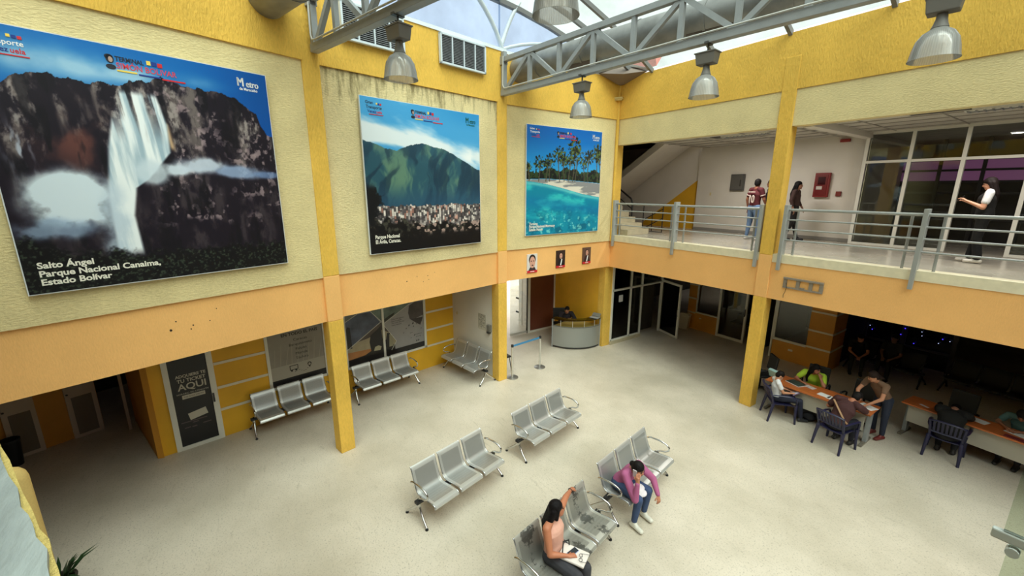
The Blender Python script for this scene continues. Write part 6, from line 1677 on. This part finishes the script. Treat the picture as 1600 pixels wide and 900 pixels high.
# boy in white on the plastic chair
by, J = person('boy in white shirt looking down at a tablet on the plastic chair', (CH_BOY[0], CH_BOY[1], 0), CH_BOY[2],
    sit(pel=(0, -.09, .52), chest=(0, -.12, .78), neck=(0, -.12, .93), head=(0, -.08, 1.03), fd=(0, .8, -.6), shL=(-.135, -.13, .89), shR=(.135, -.13, .89), elL=(-.17, -.03, .69), elR=(.17, -.03, .69), wrL=(-.08, .18, .66), wrR=(.08, .18, .66),
        hipL=(-.08, -.05, .51), hipR=(.08, -.02, .51), knL=(-.09, .36, .50), knR=(.09, .36, .50), anL=(-.08, .44, .08), anR=(.10, .42, .08)),
    (222, 222, 226), (34, 36, 54), (24, 18, 16), (198, 140, 108), shoes=(44, 44, 48), k=.9, voxel=.012)
tb_ = thing('tablet', 'purple cased tablet in the hands of the boy in white', 'tablet'); tb_.matrix_basis = wmat(by) @ Matrix.Translation((0, .26, .66)) @ Matrix.Rotation(.6, 4, 'X')
MB().box((0, 0, 0), (.22, .15, .012)).build('case', mat('purple_case', (110, 80, 120), .5), tb_, bevel=.004); MB().box((0, 0, .007), (.19, .125, .003)).build('screen', mat('tablet_screen', (200, 200, 215), .2), tb_)

# person in maroon shirt
mn, J = person('person in dark maroon shirt with a tan strap leaning over the desk', (CH_MAN[0], CH_MAN[1], 0), CH_MAN[2],
    sit(pel=(0, -.06, .53), chest=(.03, .10, .82), neck=(.06, .24, .99), head=(.08, .36, 1.04), fd=(.1, .8, -.6), shL=(-.16, .18, .95), shR=(.21, .20, .93), elL=(-.30, .18, .72), elR=(.28, .38, .80), wrL=(-.24, .16, .56) if False else (-.10, .42, .775), wrR=(.16, .56, .785),
        hipL=(-.09, -.03, .51), hipR=(.09, -.03, .51), knL=(-.12, .38, .50), knR=(.12, .38, .50), anL=(-.14, .30, .08), anR=(.12, .34, .08)),
    (66, 34, 34), (30, 30, 40), BLACKH, (170, 108, 80), sleeve=.7, shoes=(40, 36, 34), voxel=.013, bulk=1.22)
MB().tube([Vector(p) for p in ((-.16, .04, .96), (-.06, -.035, .90), (.06, -.085, .78), (.16, -.10, .66), (.21, -.04, .58))], .018, 6, flat=.35).build('shoulder_strap', mat('tan_strap', (160, 122, 88), .6), mn)

# black shirted person hunched over the second desk
person('person in black shirt hunched over the second desk', (CH_MAN2[0], CH_MAN2[1], 0), CH_MAN2[2],
    sit(pel=(0, -.08, .53), chest=(0, .05, .82), neck=(0, .21, .93), head=(0, .36, .87), fd=(0, .5, -.86), up=(0, .86, .5), shL=(-.19, .13, .91), shR=(.19, .13, .91), elL=(-.22, .36, .785), elR=(.22, .36, .785), wrL=(-.08, .48, .775), wrR=(.08, .48, .775),
        knL=(-.12, .34, .50), knR=(.12, .34, .50), anL=(-.10, .18, .08), anR=(.12, .2, .08)),
    (15, 14, 14), (20, 20, 26), BLACKH, (150, 100, 76), sleeve=.9, voxel=.013, bulk=1.32)

# person in green shirt behind the desk
person('person in lime green shirt resting chin on hand behind the desk', (5.56, 1.16, 0), PI + .12,
    sit(pel=(0, 0, .54), chest=(0, .14, .82), neck=(0, .22, .98), head=(-.04, .27, 1.09), fd=(-.85, .45, -.12), shL=(-.18, .18, .93), shR=(.17, .2, .94), elL=(-.26, .40, .78), wrL=(-.17, .34, .915), hdL=(.3, -.1, .9), hnL=(.6, -.6, 0), curlL=1.1,
        elR=(.30, .34, .775), wrR=(.14, .50, .78), hdR=(-.8, .3, 0)),
    (170, 202, 54), (40, 40, 50), BLACKH, (168, 110, 84), sleeve=.65, hairstyle='long', voxel=.013, bulk=1.12)

# standing person in brown top bending to the desk
person('standing person in brown-grey top bending over papers at the end of the desk', (6.86, .96, 0), PI - .35,
    std(pel=(0, -.02, .90), chest=(.02, .16, 1.16), neck=(.02, .28, 1.30), head=(.02, .38, 1.40), fd=(.5, .7, -.5), shL=(-.16, .24, 1.25), shR=(.19, .24, 1.25), elL=(-.20, .36, 1.00), elR=(.24, .40, 1.02), wrL=(-.06, .50, .83), wrR=(.10, .58, .84),
        hipL=(-.085, -.02, .87), hipR=(.085, -.02, .87), knL=(-.12, .03, .48), knR=(.10, .0, .48), anL=(-.13, .02, .08), anR=(.10, -.06, .08)),
    (124, 96, 76), (38, 44, 62), (44, 32, 28), (198, 140, 108), sleeve=.45, hairstyle='tied', shoes=(112, 40, 36), voxel=.012)

# teal sleeved person at the right edge
person('person in teal shirt writing at the right end of the second desk', (8.66, 2.22, 0), PI - .1,
    sit(pel=(0, 0, .53), chest=(0, .14, .80), neck=(0, .26, .95), head=(0, .36, 1.03), fd=(0, .75, -.65), shL=(-.18, .2, .92), shR=(.18, .2, .92), elL=(-.24, .38, .78), elR=(.28, .30, .76), wrL=(-.06, .56, .78), wrR=(.12, .54, .78)),
    (84, 120, 122), (40, 40, 48), (30, 24, 22), (172, 116, 88), sleeve=.6, voxel=.014)

# guards in the dark
person('guard in dark uniform leaning forward on the dim bench behind the ochre pier', (5.30, 4.80, 0), PI + .35,
    sit(chest=(0, .16, .80), neck=(0, .28, .96), head=(.0, .38, 1.06), fd=(-.4, .8, -.2), shL=(-.18, .22, .92), shR=(.18, .22, .92), elL=(-.2, .40, .66), elR=(.2, .40, .66), wrL=(-.05, .60, .58), wrR=(.05, .60, .58)),
    (30, 30, 34), (28, 28, 32), BLACKH, (186, 124, 96), sleeve=.6, voxel=.014)
person('guard in dark uniform sitting upright beside the leaning guard in the dark', (6.05, 4.88, 0), PI - .1,
    sit(), (28, 28, 32), (26, 26, 30), BLACKH, (120, 84, 66), sleeve=.6, voxel=.015)

# receptionist
person('receptionist in black resting crossed arms behind the curved counter', (-1.5, -.46, 0), -2.1,
    sit(chest=(0, .14, .82), neck=(0, .22, .98), head=(0, .28, 1.09), fd=(.35, .85, -.12), shL=(-.18, .18, .94), shR=(.18, .18, .94), elL=(-.26, .40, .79), elR=(.26, .40, .79), wrL=(.02, .50, .80), wrR=(-.02, .46, .83), hdL=(.9, .1, 0), hdR=(-.9, .1, 0), knL=(-.1, .2, .5), knR=(.1, .2, .5), anL=(-.1, .2, .08), anR=(.1, .2, .08)),
    (30, 22, 30), (30, 28, 32), BLACKH, (170, 116, 90), sleeve=1.85, hairstyle='tied', voxel=.014, bulk=1.2)

# gallery people
js, J = person('person in maroon football shirt numbered 10 with back to the hall', (3.06, 2.36, ZT), -.35,
    std(elL=(-.25, -.03, 1.12), wrL=(-.25, .02, .88), elR=(.25, .05, 1.12), wrR=(.20, .2, .95), head=(.0, .02, 1.56), anL=(-.14, -.02, .08), knL=(-.12, .02, .49), anR=(.14, .05, .08), knR=(.13, .04, .49), fd=(-.45, .85, 0)),
    (86, 26, 34), (104, 130, 168), BLACKH, (150, 96, 72), sleeve=.62, shoes=(206, 204, 204), voxel=.013, bulk=1.12)
Mb = Matrix(((1, 0, 0, 0), (0, 0, -1, -.148), (0, 1, 0, 0), (0, 0, 0, 1)))
text_mesh('shirt_number', '10', .30, mat('number_white', (222, 206, 196), .6), js, Mb @ Matrix.Translation((.01, 1.03, 0)), 'CENTER', depth=.012, sx=.72)
MB().bx(-.11, .11, -.160, -.130, 1.315, 1.335).build('shirt_name_strip', mat('number_white', (222, 206, 196), .6), js)
for S in 'LR':
    sh, el = Vector(J['sh' + S]), Vector(J['el' + S]); MB().tube([sh.lerp(el, .52), sh.lerp(el, .60)], [.069, .068], 16).build('sleeve_band', mat('number_white', (222, 206, 196), .6), js)
person('person in dark clothes half hidden behind the free column on the gallery', (3.26, 2.75, ZT), PI / 2 + .6, std(fd=(.2, 1, 0)), (40, 36, 36), (30, 30, 34), BLACKH, (120, 80, 62), sleeve=.6, voxel=.015, k=1.02)
person('person in dark brown top with long hair beside the free column on the gallery', (3.74, 3.16, ZT), -PI / 2 + .1,
    std(head=(0, .03, 1.50), neck=(0, 0, 1.38), chest=(0, .01, 1.22), shL=(-.165, 0, 1.33), shR=(.165, 0, 1.33), anL=(-.1, .12, .08), anR=(.1, -.14, .08), elL=(-.2, .02, 1.07), wrL=(-.18, .14, .9)), (66, 44, 40), (26, 24, 26), (20, 16, 16), (150, 104, 82), sleeve=1.6, hairstyle='long', voxel=.014, shoes=(24, 22, 24))
vs_, J = person('person in black vest and white short sleeves looking at a phone on the gallery', (7.47, 2.05, ZT), PI / 2 + .12,
    std(head=(0, .03, 1.50), neck=(0, 0, 1.38), chest=(0, .01, 1.21), shL=(-.165, .0, 1.33), shR=(.165, 0, 1.33), fd=(.05, .93, -.3), elL=(-.21, .04, 1.06), wrL=(-.14, .27, 1.18), elR=(.2, .04, 1.06), wrR=(.08, .27, 1.16), hdL=(.2, .7, .5), curlL=.7, anL=(-.09, -.05, .08), anR=(.09, .06, .08), pel=(0, 0, .90), knR=(.09, .03, .48)),
    (232, 232, 234), (12, 11, 12), (26, 18, 17), (206, 150, 120), sleeve=.6, hairstyle='long', shoes=(216, 210, 200), voxel=.012, bulk=1.1, flare=1.5)
mb = MB(); ac = (1, 0, 0)
mb.cone((0, 0, .90), (0, .005, 1.05), .135, .122, 16, 1.36, ac); mb.cone((0, .005, 1.05), (0, .01, 1.21), .122, .134, 16, 1.36, ac); mb.cone((0, .01, 1.21), (0, .0, 1.33), .134, .075, 16, 1.42, ac)
mesh_obj('vest', fuse(mb, .013, 3), mat('black_vest', (12, 11, 12), .8), vs_)
pv = thing('mobile_phone', 'mobile phone in the hands of the person in black vest', 'phone'); pv.matrix_basis = wmat(vs_) @ Matrix.Translation((-.05, .36, 1.22)) @ Matrix.Rotation(.6, 4, 'X')
MB().box((0, 0, 0), (.07, .012, .14)).build('case', mat('phone_case_dark', (40, 40, 46), .3), pv, bevel=.003); MB().box((0, -.007, 0), (.062, .003, .13)).build('screen', mat('phone_screen', (20, 22, 28), .1), pv)
